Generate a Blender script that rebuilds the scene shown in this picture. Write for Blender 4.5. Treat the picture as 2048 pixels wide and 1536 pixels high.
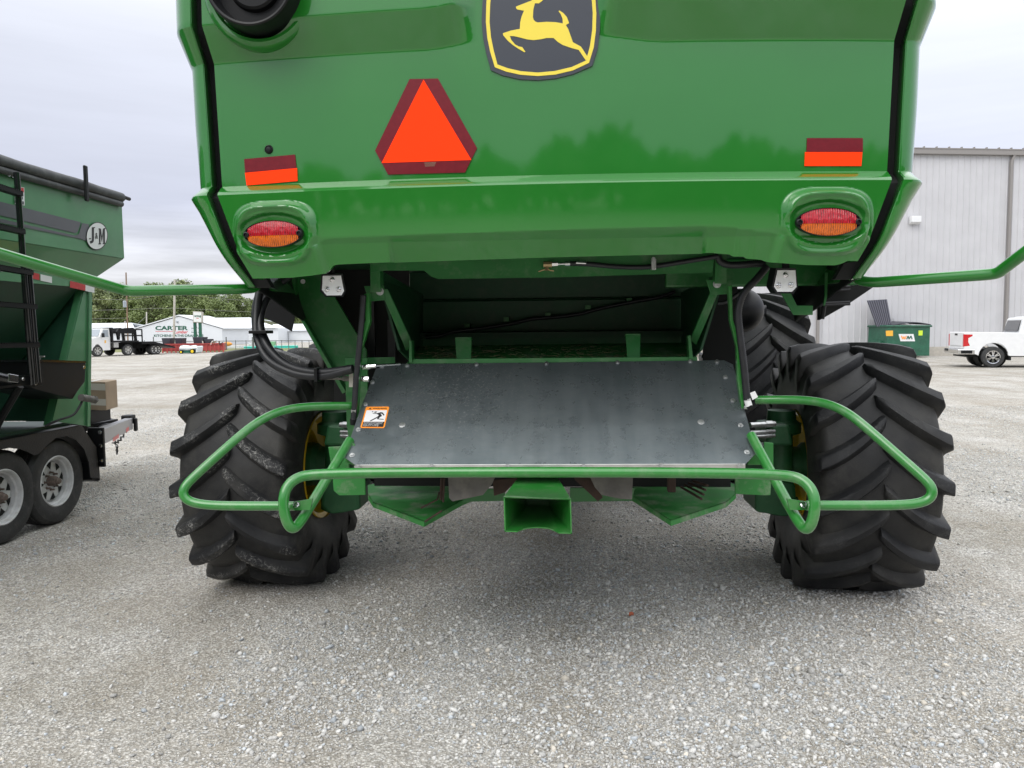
import bpy, bmesh, math, random
import numpy as np
from mathutils import Vector, Matrix, Euler
from mathutils.geometry import tessellate_polygon

sc = bpy.context.scene
for o in list(bpy.data.objects):
    bpy.data.objects.remove(o)
COL = sc.collection
rnd = random.Random(7)
R_ = math.radians

# ------------------------------------------------------------ camera
F = 1539.0
CAM_H = 1.65
YAW, PITCH, ROLL = R_(3.9), R_(-4.09), R_(0.6)
def _axes():
    cy, sy, cp, sp = math.cos(YAW), math.sin(YAW), math.cos(PITCH), math.sin(PITCH)
    f = Vector((-sy*cp, cy*cp, sp)); r = Vector((cy, sy, 0)); u = r.cross(f)
    c, s = math.cos(ROLL), math.sin(ROLL)
    return f, c*r - s*u, s*r + c*u
CF, CR, CU = _axes()
EYE = Vector((0, 0, CAM_H))
cam_data = bpy.data.cameras.new('camera')
cam = bpy.data.objects.new('camera', cam_data)
COL.objects.link(cam)
m = Matrix((CR, CU, -CF)).transposed().to_4x4(); m.translation = EYE
cam.matrix_world = m
cam_data.sensor_width = 36
cam_data.lens = 36*F/2048
cam_data.clip_start = 0.05
cam_data.clip_end = 5000
sc.camera = cam
sc.render.resolution_x, sc.render.resolution_y = 1024, 768

# measuring helpers: a sight line of the photograph met with a plane of the place
def ray(px, py):
    return CF + ((px-1024)/F)*CR + ((768-py)/F)*CU
def P(px, py, Y):
    d = ray(px, py); return EYE + d*(Y/d.y)
def PX(px, py, X):
    d = ray(px, py); return EYE + d*(X/d.x)
def G(px, py, z=0.0):
    d = ray(px, py); return EYE + d*((z-CAM_H)/d.z)
def PN(px, py, p0, n):
    d = ray(px, py); return EYE + d*((p0-EYE).dot(n)/d.dot(n))

# ------------------------------------------------------------ render settings
sc.render.engine = 'CYCLES'
sc.view_settings.view_transform = 'Standard'
sc.view_settings.look = 'None'
sc.view_settings.gamma = 1
sc.view_settings.exposure = 0.12
sc.cycles.max_bounces = 6

# ------------------------------------------------------------ sky and sun
SUN_EL, SUN_AZ = R_(46), R_(212)      # azimuth measured from +Y clockwise: behind the camera, left
world = bpy.data.worlds.new("World"); sc.world = world
world.use_nodes = True
nt = world.node_tree; N = nt.nodes; L = nt.links
N.clear()
out = N.new('ShaderNodeOutputWorld'); bg = N.new('ShaderNodeBackground')
L.new(bg.outputs[0], out.inputs[0])
skyt = N.new('ShaderNodeTexSky'); skyt.sky_type = 'NISHITA'; skyt.sun_disc = False
skyt.sun_elevation = SUN_EL; skyt.sun_rotation = SUN_AZ
tc = N.new('ShaderNodeTexCoord'); sep = N.new('ShaderNodeSeparateXYZ'); L.new(tc.outputs['Generated'], sep.inputs[0])
grad = N.new('ShaderNodeValToRGB')
L.new(sep.outputs['Z'], grad.inputs[0])
cr = grad.color_ramp
cr.elements[0].position = 0.0; cr.elements[0].color = (8.6, 8.7, 9.1, 1)
cr.elements[1].position = 1.0; cr.elements[1].color = (21, 21.3, 21.6, 1)
for p, c in ((0.07, (8.9, 9.0, 9.5, 1)), (0.15, (6.7, 7.0, 8.3, 1)), (0.30, (8.1, 8.45, 9.6, 1)), (0.42, (11.2, 11.5, 12.3, 1)), (0.6, (16.5, 16.8, 17.4, 1)), (0.8, (20, 20.3, 20.7, 1))):
    e = cr.elements.new(p); e.color = c
# soft long cloud bands
mp = N.new('ShaderNodeMapping'); L.new(tc.outputs['Generated'], mp.inputs[0]); mp.inputs['Scale'].default_value = (1.6, 1.6, 15)
nz = N.new('ShaderNodeTexNoise'); nz.inputs['Scale'].default_value = 2.3; nz.inputs['Detail'].default_value = 6; nz.inputs['Roughness'].default_value = .55
L.new(mp.outputs[0], nz.inputs['Vector'])
rmp = N.new('ShaderNodeMapRange'); L.new(nz.outputs[0], rmp.inputs[0])
rmp.inputs[1].default_value = .36; rmp.inputs[2].default_value = .64; rmp.inputs[3].default_value = .76; rmp.inputs[4].default_value = 1.2
# bands fade out higher up
fd = N.new('ShaderNodeMapRange'); L.new(sep.outputs['Z'], fd.inputs[0])
fd.inputs[1].default_value = .09; fd.inputs[2].default_value = .17; fd.inputs[3].default_value = 1; fd.inputs[4].default_value = .12
mixf = N.new('ShaderNodeMix'); mixf.data_type = 'FLOAT'
L.new(fd.outputs[0], mixf.inputs[0]); mixf.inputs[2].default_value = 1.0; L.new(rmp.outputs[0], mixf.inputs[3])
# the east is a little brighter than the west
ew = N.new('ShaderNodeMapRange'); L.new(sep.outputs['X'], ew.inputs[0])
ew.inputs[1].default_value = -.6; ew.inputs[2].default_value = .6; ew.inputs[3].default_value = .93; ew.inputs[4].default_value = 1.15
mm = N.new('ShaderNodeMath'); mm.operation = 'MULTIPLY'; L.new(mixf.outputs[0], mm.inputs[0]); L.new(ew.outputs[0], mm.inputs[1])
vm = N.new('ShaderNodeVectorMath'); vm.operation = 'SCALE'; L.new(grad.outputs[0], vm.inputs[0]); L.new(mm.outputs[0], vm.inputs['Scale'])
mx = N.new('ShaderNodeMix'); mx.data_type = 'RGBA'; mx.inputs[0].default_value = .94
L.new(skyt.outputs[0], mx.inputs[6]); L.new(vm.outputs[0], mx.inputs[7])
L.new(mx.outputs[2], bg.inputs[0])
bg.inputs[1].default_value = 0.1

sun_d = bpy.data.lights.new('sun', 'SUN'); sun_d.energy = 1.4; sun_d.angle = R_(40); sun_d.color = (1, .97, .92)
sun = bpy.data.objects.new('sun', sun_d); COL.objects.link(sun)
sdir = Vector((math.sin(SUN_AZ)*math.cos(SUN_EL), math.cos(SUN_AZ)*math.cos(SUN_EL), math.sin(SUN_EL)))
sun.rotation_euler = sdir.to_track_quat('Z', 'Y').to_euler()

# ------------------------------------------------------------ materials
M = {}
def mat(name, col, rough=.5, metal=0., coat=0., coat_ior=1.5, var=0., vscale=6., dust=None, dust_amt=0., dscale=9., bump=0., bscale=60., emis=None, spec=.5, orange=0.):
    mt = bpy.data.materials.new(name); mt.use_nodes = True
    n = mt.node_tree.nodes; l = mt.node_tree.links
    b = n['Principled BSDF']
    b.inputs['Base Color'].default_value = (*col, 1); b.inputs['Roughness'].default_value = rough
    b.inputs['Metallic'].default_value = metal; b.inputs['Coat Weight'].default_value = coat
    b.inputs['Coat IOR'].default_value = coat_ior; b.inputs['Coat Roughness'].default_value = .04
    b.inputs['Specular IOR Level'].default_value = spec
    geo = n.new('ShaderNodeNewGeometry')
    colout = None
    if var:
        t = n.new('ShaderNodeTexNoise'); t.inputs['Scale'].default_value = vscale; t.inputs['Detail'].default_value = 5
        l.new(geo.outputs['Position'], t.inputs['Vector'])
        mr = n.new('ShaderNodeMapRange'); mr.inputs[1].default_value = .3; mr.inputs[2].default_value = .7
        mr.inputs[3].default_value = 1-var; mr.inputs[4].default_value = 1+var; l.new(t.outputs[0], mr.inputs[0])
        vm = n.new('ShaderNodeVectorMath'); vm.operation = 'SCALE'; vm.inputs[0].default_value = col
        l.new(mr.outputs[0], vm.inputs['Scale']); colout = vm.outputs[0]
        mr2 = n.new('ShaderNodeMapRange'); mr2.inputs[3].default_value = rough*.85; mr2.inputs[4].default_value = min(1, rough*1.15+.02); l.new(t.outputs[0], mr2.inputs[0]); l.new(mr2.outputs[0], b.inputs['Roughness'])
    if dust:
        t2 = n.new('ShaderNodeTexNoise'); t2.inputs['Scale'].default_value = dscale; t2.inputs['Detail'].default_value = 9; t2.inputs['Roughness'].default_value = .68
        l.new(geo.outputs['Position'], t2.inputs['Vector'])
        m2 = n.new('ShaderNodeMapRange'); m2.inputs[1].default_value = .5; m2.inputs[2].default_value = .72; m2.inputs[3].default_value = 0; m2.inputs[4].default_value = dust_amt
        l.new(t2.outputs[0], m2.inputs[0])
        mx = n.new('ShaderNodeMix'); mx.data_type = 'RGBA'; l.new(m2.outputs[0], mx.inputs[0])
        if colout: l.new(colout, mx.inputs[6])
        else: mx.inputs[6].default_value = (*col, 1)
        mx.inputs[7].default_value = (*dust, 1); colout = mx.outputs[2]
    if colout: l.new(colout, b.inputs['Base Color'])
    if bump or orange:
        t3 = n.new('ShaderNodeTexNoise'); t3.inputs['Scale'].default_value = bscale; t3.inputs['Detail'].default_value = 3
        l.new(geo.outputs['Position'], t3.inputs['Vector'])
        bp = n.new('ShaderNodeBump'); bp.inputs['Strength'].default_value = bump or orange; bp.inputs['Distance'].default_value = .01 if bump else .002
        l.new(t3.outputs[0], bp.inputs['Height']); l.new(bp.outputs[0], b.inputs['Normal'])
        if orange: l.new(bp.outputs[0], b.inputs['Coat Normal'])
    if emis:
        b.inputs['Emission Color'].default_value = (*emis[0], 1); b.inputs['Emission Strength'].default_value = emis[1]
    M[name] = mt
    return mt
DUST = (.33, .31, .27)
GREEN = (.012, .165, .015)
mat('green_gloss', GREEN, .3, coat=1, coat_ior=1.62, spec=.25, orange=.012, bscale=200, var=.03, vscale=3)
mat('green_tube', (.022, .20, .028), .35, coat=.8, var=.06, dust=DUST, dust_amt=.22, dscale=14)
mat('green_part', (.018, .155, .032), .42, coat=.3, var=.1, dust=DUST, dust_amt=.25, dscale=9)
mat('green_dusty', (.03, .21, .04), .55, var=.15, dust=DUST, dust_amt=.75, dscale=7)
mat('green_axle_shade', (.010, .085, .026), .5, var=.25, dust=(.1, .11, .07), dust_amt=.3, dscale=12)  # machine green darkened to paint in the shade round the axle, plus grime
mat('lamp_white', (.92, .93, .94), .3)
mat('green_inner_shade', (.008, .062, .022), .5, var=.2, dust=(.07, .08, .05), dust_amt=.35, dscale=14)  # shade inside the body put into the colour: a darker machine green
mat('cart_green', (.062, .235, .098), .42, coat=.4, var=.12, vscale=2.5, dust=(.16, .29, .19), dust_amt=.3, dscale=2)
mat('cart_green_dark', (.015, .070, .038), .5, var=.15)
mat('black', (.006, .0065, .0075), .42, var=.15, spec=.3)
mat('black_gloss', (.01, .011, .013), .18, coat=.5)
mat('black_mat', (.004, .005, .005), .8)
mat('hose', (.014, .015, .018), .42, var=.3, vscale=30)
mat('rubber_smooth', (.028, .029, .03), .62, var=.25, vscale=14, dust=(.2, .19, .18), dust_amt=.2, dscale=16, bump=.15, bscale=90)
mat('yellow', (.80, .52, .012), .38, coat=.4, var=.1, dust=(.25, .2, .1), dust_amt=.4)
mat('emblem_black', (.035, .04, .052), .3, coat=.4)
mat('emblem_yellow', (.83, .66, .06), .35, coat=.3)
mat('orange_reflex_glow', (1.0, .045, .004), .7, coat=0, spec=.1, emis=((1, .04, .005), .2))  # faint emission makes the stickers glow a little, though they are no lamps
mat('dark_red_reflex', (.15, .003, .010), .35, coat=.12, spec=.3, var=.1, vscale=60)
mat('white_paint', (.78, .79, .8), .35, coat=.4, var=.03)
mat('white_plain', (.8, .8, .8), .5)
mat('steel_zinc', (.55, .56, .56), .35, metal=.9, var=.2, vscale=40)
mat('alu', (.62, .62, .6), .38, metal=.85, var=.15, vscale=15)
mat('grey_rubber', (.17, .16, .15), .8, var=.3, vscale=12, dust=(.3, .28, .25), dust_amt=.6)
mat('rust', (.055, .03, .022), .7, var=.3, vscale=30)
mat('brass', (.45, .33, .18), .4, metal=.8)
mat('warn_orange', (1, .32, .03), .4)
mat('print_black', (.012, .012, .014), .45)
mat('stripe_grey', (.085, .09, .105), .35, coat=.3, var=.1)
mat('red_tape', (.55, .03, .03), .35)
mat('tarp', (.055, .058, .062), .6, var=.25, vscale=9, dust=(.2, .2, .2), dust_amt=.3)
mat('cardboard', (.33, .25, .17), .8, var=.12, vscale=6)
mat('packing_tape', (.55, .52, .46), .35)
mat('chrome', (.75, .75, .76), .15, metal=1)
mat('sign_green', (.01, .10, .06), .4)
mat('sign_red', (.65, .03, .04), .4)
mat('teal', (.02, .55, .45), .4)
mat('orange_plastic', (.8, .32, .03), .4)
mat('red_steel', (.38, .055, .05), .5, var=.2, vscale=1.5, dust=(.3, .12, .1), dust_amt=.4)
mat('glass_dark', (.015, .018, .02), .08, coat=1)
mat('glass_light', (.30, .34, .38), .1, coat=1)
mat('pole_wood', (.22, .15, .10), .85, var=.2, vscale=4)
mat('pole_grey', (.5, .47, .43), .8, var=.12, vscale=4)
mat('concrete', (.45, .42, .37), .85, var=.1)
mat('dump_green', (.012, .10, .055), .45, coat=.3, var=.25, vscale=2.5, dust=(.1, .2, .15), dust_amt=.3)
mat('dump_lid', (.035, .037, .05), .5)
mat('taillight', (.55, .01, .015), .2, coat=1)
mat('wire', (.20, .21, .18), .7)
mat('chain_link', (.13, .14, .14), .6)
mat('hi_vis', (.6, .8, .05), .6)
mat('skin', (.45, .27, .2), .6)
mat('jeans', (.05, .06, .1), .8)
mat('bark', (.09, .075, .06), .9, var=.2)
mat('wrap', (.62, .66, .68), .35, var=.1, bump=.4, bscale=4)

def lens_mat(name, col, sc_):
    mt = mat(name, col, .22, coat=.35)
    n = mt.node_tree.nodes; l = mt.node_tree.links; b = n['Principled BSDF']
    geo = n.new('ShaderNodeNewGeometry'); w = n.new('ShaderNodeTexWave'); w.inputs['Scale'].default_value = sc_; w.bands_direction = 'X'
    w.inputs['Distortion'].default_value = 1.2
    l.new(geo.outputs['Position'], w.inputs['Vector'])
    v = n.new('ShaderNodeTexVoronoi'); v.inputs['Scale'].default_value = 48; l.new(geo.outputs['Position'], v.inputs['Vector'])
    ad = n.new('ShaderNodeMath'); ad.operation = 'ADD'; l.new(w.outputs[1], ad.inputs[0]); l.new(v.outputs[0], ad.inputs[1])
    bp = n.new('ShaderNodeBump'); bp.inputs['Strength'].default_value = .9; bp.inputs['Distance'].default_value = .004
    l.new(ad.outputs[0], bp.inputs['Height']); l.new(bp.outputs[0], b.inputs['Normal'])
    mr = n.new('ShaderNodeMapRange'); mr.inputs[3].default_value = .25; mr.inputs[4].default_value = 1.5; l.new(ad.outputs[0], mr.inputs[0])
    vm = n.new('ShaderNodeVectorMath'); vm.operation = 'SCALE'; vm.inputs[0].default_value = col; l.new(mr.outputs[0], vm.inputs['Scale']); l.new(vm.outputs[0], b.inputs['Base Color'])
lens_mat('lens_red', (.34, .003, .012), 32)
lens_mat('lens_amber', (.52, .10, .003), 34)

# ------------------------------------------------------------ mesh building
WM = {}     # world matrices of what has been built
def tag(o, label=None, cat=None, group=None, kind=None):
    if label: o['label'] = label
    if cat: o['category'] = cat
    if group: o['group'] = group
    if kind: o['kind'] = kind
    return o
def thing(name, loc, label, cat, group=None, rz=0.):
    o = bpy.data.objects.new(name, None); COL.objects.link(o)
    o.location = loc; o.rotation_euler = (0, 0, rz); o.empty_display_size = .2
    WM[o.name] = Matrix.Translation(Vector(loc)) @ Matrix.Rotation(rz, 4, 'Z')
    return tag(o, label, cat, group)
def link_mesh(name, me, material, parent=None, local=False):
    """world-space mesh (or, with local=True, in the parent's frame) linked as one object with its origin at its middle"""
    co = np.empty(len(me.vertices)*3, dtype=np.float32); me.vertices.foreach_get('co', co); co = co.reshape(-1, 3)
    c = (co.min(0)+co.max(0))/2
    me.vertices.foreach_set('co', (co-c).ravel()); me.update()
    c = Vector([float(a) for a in c])
    o = bpy.data.objects.new(name, me); COL.objects.link(o)
    mats = material if isinstance(material, (list, tuple)) else [material]
    for k in mats: me.materials.append(M[k] if isinstance(k, str) else k)
    if parent is not None:
        o.parent = parent
        o.location = c
        if not local: o.matrix_parent_inverse = WM[parent.name].inverted()
        WM[o.name] = (Matrix.Identity(4) if not local else WM[parent.name]) @ Matrix.Translation(c)
    else:
        o.location = c; WM[o.name] = Matrix.Translation(c)
    return o
class MB:
    def __init__(s): s.v = []; s.f = []; s.mi = []; s.cur = 0
    def add(s, vs, fs):
        b = len(s.v); s.v.extend([tuple(x) for x in vs]); s.f.extend([tuple(i+b for i in f) for f in fs]); s.mi.extend([s.cur]*len(fs)); return s
    def box(s, lo, hi):
        x0, y0, z0 = lo; x1, y1, z1 = hi
        return s.add([(x0,y0,z0),(x1,y0,z0),(x1,y1,z0),(x0,y1,z0),(x0,y0,z1),(x1,y0,z1),(x1,y1,z1),(x0,y1,z1)],
              [(0,3,2,1),(4,5,6,7),(0,1,5,4),(1,2,6,5),(2,3,7,6),(3,0,4,7)])
    def hexa(s, a, b):
        """two matching quads joined"""
        return s.loft([a, b], True, True)
    def loft(s, rings, cap0=True, cap1=True, closed=True):
        n = len(rings[0]); b = len(s.v); vs = [p for r in rings for p in r]; fs = []
        for i in range(len(rings)-1):
            for j in range(n if closed else n-1):
                k = (j+1) % n
                fs.append((i*n+j, i*n+k, (i+1)*n+k, (i+1)*n+j))
        if cap0: fs.append(tuple(range(n))[::-1])
        if cap1: fs.append(tuple((len(rings)-1)*n+j for j in range(n)))
        return s.add(vs, fs)
    def poly(s, pts):
        """flat, perhaps concave polygon"""
        pts = [Vector(p) for p in pts]
        tr = tessellate_polygon([pts]); return s.add(pts, [tuple(t) for t in tr])
    def prism(s, pts, vec):
        """polygon (perhaps concave) pushed along vec"""
        pts = [Vector(p) for p in pts]; vec = Vector(vec); n = len(pts)
        tr = [tuple(t) for t in tessellate_polygon([pts])]
        fs = tr + [tuple(i+n for i in reversed(t)) for t in tr] + [(j, (j+1) % n, (j+1) % n+n, j+n) for j in range(n)]
        return s.add(pts+[p+vec for p in pts], fs)
    def ring(s, c, a, b, r, n):
        return [c + a*(r*math.cos(2*math.pi*k/n)) + b*(r*math.sin(2*math.pi*k/n)) for k in range(n)]
    def cyl(s, p0, p1, r0, r1=None, n=16, caps=True):
        p0, p1 = Vector(p0), Vector(p1); d = (p1-p0).normalized()
        a = d.orthogonal().normalized(); b = d.cross(a)
        return s.loft([s.ring(p0, a, b, r0, n), s.ring(p1, a, b, r0 if r1 is None else r1, n)], caps, caps)
    def lathe(s, c, axis, prof, n=24, cap0=False, cap1=False):
        c = Vector(c); d = Vector(axis).normalized(); a = d.orthogonal().normalized(); b = d.cross(a)
        return s.loft([s.ring(c+d*h, a, b, max(r, 1e-4), n) for r, h in prof], cap0, cap1)
    def tube(s, pts, r, n=12, corner=0., caps=True, smooth=0, radii=None):
        pts = [Vector(p) for p in pts]
        if corner: pts = bend(pts, corner)
        if smooth: pts = spline(pts, smooth)
        k = len(pts); rings = []; up = None
        for i, p in enumerate(pts):
            t = ((pts[min(i+1, k-1)]-p).normalized() + (p-pts[max(i-1, 0)]).normalized())
            t = t.normalized() if t.length > 1e-9 else (pts[1]-pts[0]).normalized()
            if up is None: up = t.orthogonal().normalized()
            up = (up - t*up.dot(t)).normalized(); side = t.cross(up)
            rr = r if radii is None else radii(i/(k-1))
            rings.append([p+up*(rr*math.cos(2*math.pi*j/n))+side*(rr*math.sin(2*math.pi*j/n)) for j in range(n)])
        return s.loft(rings, caps, caps)
    def build(s, name, material, parent=None, smooth=None, bevel=0., local=False, fix=True, subsurf=0, solid=0., seg=2):
        me = bpy.data.meshes.new(name)
        me.from_pydata(s.v, [], s.f); 
        if len(set(s.mi)) > 1: me.polygons.foreach_set('material_index', s.mi)
        if fix:
            bm = bmesh.new(); bm.from_mesh(me); bmesh.ops.recalc_face_normals(bm, faces=bm.faces); bm.to_mesh(me); bm.free()
        if smooth is not None:
            me.polygons.foreach_set('use_smooth', [True]*len(me.polygons)); me.set_sharp_from_angle(angle=R_(smooth))
        me.update()
        o = link_mesh(name, me, material, parent, local)
        if solid:
            md = o.modifiers.new('solid', 'SOLIDIFY'); md.thickness = solid; md.offset = 0
        if bevel:
            md = o.modifiers.new('bevel', 'BEVEL'); md.width = bevel; md.segments = seg; md.limit_method = 'ANGLE'; md.angle_limit = R_(35); md.harden_normals = False
        if subsurf:
            md = o.modifiers.new('sub', 'SUBSURF'); md.levels = subsurf; md.render_levels = subsurf
        return o
def bend(pts, rad, n=7):
    out = [pts[0]]
    for i in range(1, len(pts)-1):
        a, b, c = pts[i-1], pts[i], pts[i+1]
        r = min(rad, (a-b).length*.48, (c-b).length*.48)
        p, q = b+(a-b).normalized()*r, b+(c-b).normalized()*r
        for k in range(n+1):
            t = k/n; out.append(p*(1-t)**2 + b*(2*t*(1-t)) + q*t*t)
    out.append(pts[-1]); return out
def spline(pts, n):
    P_ = [pts[0]]+pts+[pts[-1]]; out = []
    for i in range(1, len(P_)-2):
        a, b, c, d = P_[i-1:i+3]
        for k in range(n):
            t = k/n
            out.append(.5*((2*b)+(c-a)*t+(2*a-5*b+4*c-d)*t*t+(3*b-a-3*c+d)*t**3))
    out.append(pts[-1]); return out
def quadmap(c, off=0.):
    """unit square -> four world corners given as bottom-left, bottom-right, top-right, top-left"""
    a, b, d, e = [Vector(x) for x in c]; n = (b-a).cross(e-a).normalized()*off
    return lambda u, v: a*(1-u)*(1-v)+b*u*(1-v)+d*u*v+e*(1-u)*v + n
_fonts = {}
def text_part(name, s, fmap, box, material, parent, bold=0., shear=0.):
    """writing set into the box (u0,v0,u1,v1) of a surface map"""
    cu = bpy.data.curves.new('t', 'FONT'); cu.body = s; cu.size = 1; cu.offset = bold; cu.resolution_u = 3; cu.shear = shear
    ob = bpy.data.objects.new('t', cu); COL.objects.link(ob)
    dg = bpy.context.evaluated_depsgraph_get(); me = bpy.data.meshes.new_from_object(ob.evaluated_get(dg))
    bpy.data.objects.remove(ob)
    xs = [v.co.x for v in me.vertices]; ys = [v.co.y for v in me.vertices]
    x0, x1, y0, y1 = min(xs), max(xs), min(ys), max(ys); u0, v0, u1, v1 = box
    for v in me.vertices:
        v.co = fmap(u0+(v.co.x-x0)/(x1-x0)*(u1-u0), v0+(v.co.y-y0)/(y1-y0)*(v1-v0))
    me.materials.clear(); me.update(); me.name = name
    return link_mesh(name, me, material, parent)
def patch(mb, fmap, pts):
    mb.poly([fmap(u, v) for u, v in pts]); return mb
def smooth01(a, b, x):
    t = min(1., max(0., (x-a)/(b-a))); return t*t*(3-2*t)
def lin01(a, b, x): return min(1., max(0., (x-a)/(b-a)))
def interp(x, tab):
    if x <= tab[0][0]: return tab[0][1]
    for (a, p), (b, q) in zip(tab, tab[1:]):
        if x <= b: return p+(q-p)*(x-a)/(b-a)
    return tab[-1][1]
def plate_material():
    mt = bpy.data.materials.new('plate_steel'); mt.use_nodes = True; n = mt.node_tree.nodes; l = mt.node_tree.links; b = n['Principled BSDF']
    g = n.new('ShaderNodeNewGeometry')
    def noise(s, d, r=.6, sc_=(1, 1, 1)):
        mp_ = n.new('ShaderNodeMapping'); mp_.inputs['Scale'].default_value = sc_; l.new(g.outputs['Position'], mp_.inputs[0])
        t = n.new('ShaderNodeTexNoise'); t.inputs['Scale'].default_value = s; t.inputs['Detail'].default_value = d; t.inputs['Roughness'].default_value = r; l.new(mp_.outputs[0], t.inputs['Vector']); return t.outputs[0]
    def mr(src, a, b_, c=0., d=1.):
        m_ = n.new('ShaderNodeMapRange'); m_.inputs[1].default_value = a; m_.inputs[2].default_value = b_; m_.inputs[3].default_value = c; m_.inputs[4].default_value = d; l.new(src, m_.inputs[0]); return m_.outputs[0]
    def mix(f, a, b_):
        m_ = n.new('ShaderNodeMix'); m_.data_type = 'RGBA'; l.new(f, m_.inputs[0])
        for k, v in ((6, a), (7, b_)):
            if isinstance(v, tuple): m_.inputs[k].default_value = (*v, 1)
            else: l.new(v, m_.inputs[k])
        return m_.outputs[2]
    c = mix(mr(noise(5, 7, .65, (1, .30, .30)), .3, .72), (.155, .18, .192), (.23, .26, .272))
    c = mix(mr(noise(60, 4, .7, (.3, 1, 1)), .42, .62, 0, .3), c, (.13, .165, .185))
    c = mix(mr(noise(150, 5, .8), .70, .74, 0, .3), c, (.42, .44, .43))
    c = mix(mr(noise(3.2, 6, .65, (3.2, .25, .25)), .40, .70, 0, .38), c, (.30, .33, .34))
    c = mix(mr(noise(2.5, 5, .6, (1, 1.5, 1.5)), .52, .72, 0, .4), c, (.10, .135, .14))
    # dried splash specks near the upper left of the plate
    sx_ = n.new('ShaderNodeVectorMath'); sx_.operation = 'DISTANCE'; sx_.inputs[1].default_value = (-.52, 3.72, 1.36); l.new(g.outputs['Position'], sx_.inputs[0])
    near = mr(sx_.outputs['Value'], .10, .42, 1, 0); sp = mr(noise(85, 4, .75), .56, .62)
    mu = n.new('ShaderNodeMath'); mu.operation = 'MULTIPLY'; l.new(near, mu.inputs[0]); l.new(sp, mu.inputs[1])
    c = mix(mu.outputs[0], c, (.40, .42, .42))
    l.new(c, b.inputs['Base Color']); b.inputs['Metallic'].default_value = .72
    l.new(mr(noise(14, 6, .7), .3, .7, .24, .36), b.inputs['Roughness'])
    bp = n.new('ShaderNodeBump'); bp.inputs['Strength'].default_value = .06; bp.inputs['Distance'].default_value = .003
    l.new(noise(30, 6, .7), bp.inputs['Height']); l.new(bp.outputs[0], b.inputs['Normal'])
    M['plate_steel'] = mt
plate_material()
# ============================================================ combine harvester
XC = -0.078
combine = thing('combine_harvester', (XC, 5.1, 0), 'huge green combine harvester seen from behind, yellow deer emblem and orange triangle on hood', 'combine harvester')
def C(mb, name, material, **k): return mb.build(name, material, combine, **k)

# ---- rear hood, one moulded shell: profile in depth over height
def hood_profile(z):
    return interp(z, [(2.02, 3.222), (2.05, 3.214), (2.240, 3.196), (2.251, 3.204), (2.279, 3.243), (2.287, 3.256), (2.84, 3.256), (3.2, 3.256), (3.5, 3.27), (3.8, 3.33), (4.0, 3.42)])
def hood_bulge(x, z):
    d = abs(x-XC-.0)
    sx = smooth01(.20, .31, d) if x > XC else smooth01(.27, .38, d)
    # rounded inner end
    zlo = 2.815 + .03*(1-smooth01(.2, .5, d))
    return .075*sx*lin01(zlo, zlo+.135, z)
PODS = [(P(547, 463, 3.25).x, 2.065), (P(1656, 436, 3.25).x, 2.07)]
def pod(x, z):
    h = 0.
    for cx, cz in PODS:
        dx = abs(x-cx)/.185; dz = (z-cz)/.135
        dz = abs(dz) if dz > 0 else abs(dz)*.95
        d = (dx**3.2+dz**3.2)**(1/3.2)
        a = .040*(1-smooth01(.84, 1.07, d))
        # soft step inside the rim, then the dish that holds the lamp
        a -= .010*(1-smooth01(.70, .84, d))
        # apron running down below the pod
        if z < cz:
            wd = .185+.05*lin01(cz, cz-.22, z); b = .026*(1-smooth01(wd*.85, wd*1.03, abs(x-cx)))*smooth01(cz, cz-.07, z)
            a = max(a, b)
        e = ((x-cx)/.163)**2+((z-cz)/.086)**2
        a -= .018*(1-smooth01(.80, 1.2, e))
        h += a
    return h
BOT = [(500,556),(515,556),(556,555),(600,551),(628,547),(640,538),(650,530),(662,528),(690,527),(775,524),(1100,514),(1430,505),(1470,508),(1478,512),(1500,512),(1508,516),(1540,518),(1552,522),(1572,525),(1640,529),(1700,529),(1712,526),(1722,520),(1745,520)]
ZB = [(P(a, b, 3.27).x, P(a, b, 3.27).z) for a, b in BOT]
def zbot(x): return interp(x, ZB)
EDGE = [(1.84, 1.262), (2.0, 1.335), (2.245, 1.416), (2.30, 1.420), (2.81, 1.436), (2.95, 1.450), (3.2, 1.446), (4.0, 1.43)]
def hw_hood(z): return interp(z, EDGE)
def hoodY(x, z, pods=True):
    d = x-XC
    y = hood_profile(max(z, 2.02)) + .045*d*d - hood_bulge(x, z)
    zb = zbot(x); z0 = zb+.105
    if z < z0: y += (z0-z)*(.40+.26*smooth01(-.745, -.725, x)*(1-smooth01(.575, .595, x)))
    if pods: y -= pod(x, z)
    return y
zs = list(np.linspace(4.0, 3.2, 10))[:-1] + list(np.arange(3.2, 2.985, -.015)) + list(np.arange(2.985, 2.785, -.006)) + list(np.arange(2.78, 2.33, -.025)) + [2.31, 2.295, 2.287, 2.283, 2.279, 2.27, 2.26, 2.251, 2.246, 2.2445] + list(np.arange(2.24, 2.021, -.0045))
NX = 460
rows = []
for z in zs:
    hw = hw_hood(z); rows.append([(XC-hw+2*hw*i/NX, z) for i in range(NX+1)])
hw = hw_hood(2.02)
for k in range(1, 41):
    row = []
    for i in range(NX+1):
        u = i/NX; x = XC-hw+2*hw*u; zb = zbot(x); z0 = max(min(zb+.105, 2.018), zb+.02)
        z = 2.02+(z0-2.02)*k/20 if k <= 20 else z0+(zb-z0)*(k-20)/20
        s = hw_hood(z)/hw; row.append((XC+(x-XC)*s, z))
    rows.append(row)
mb = MB(); vs = []
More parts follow.
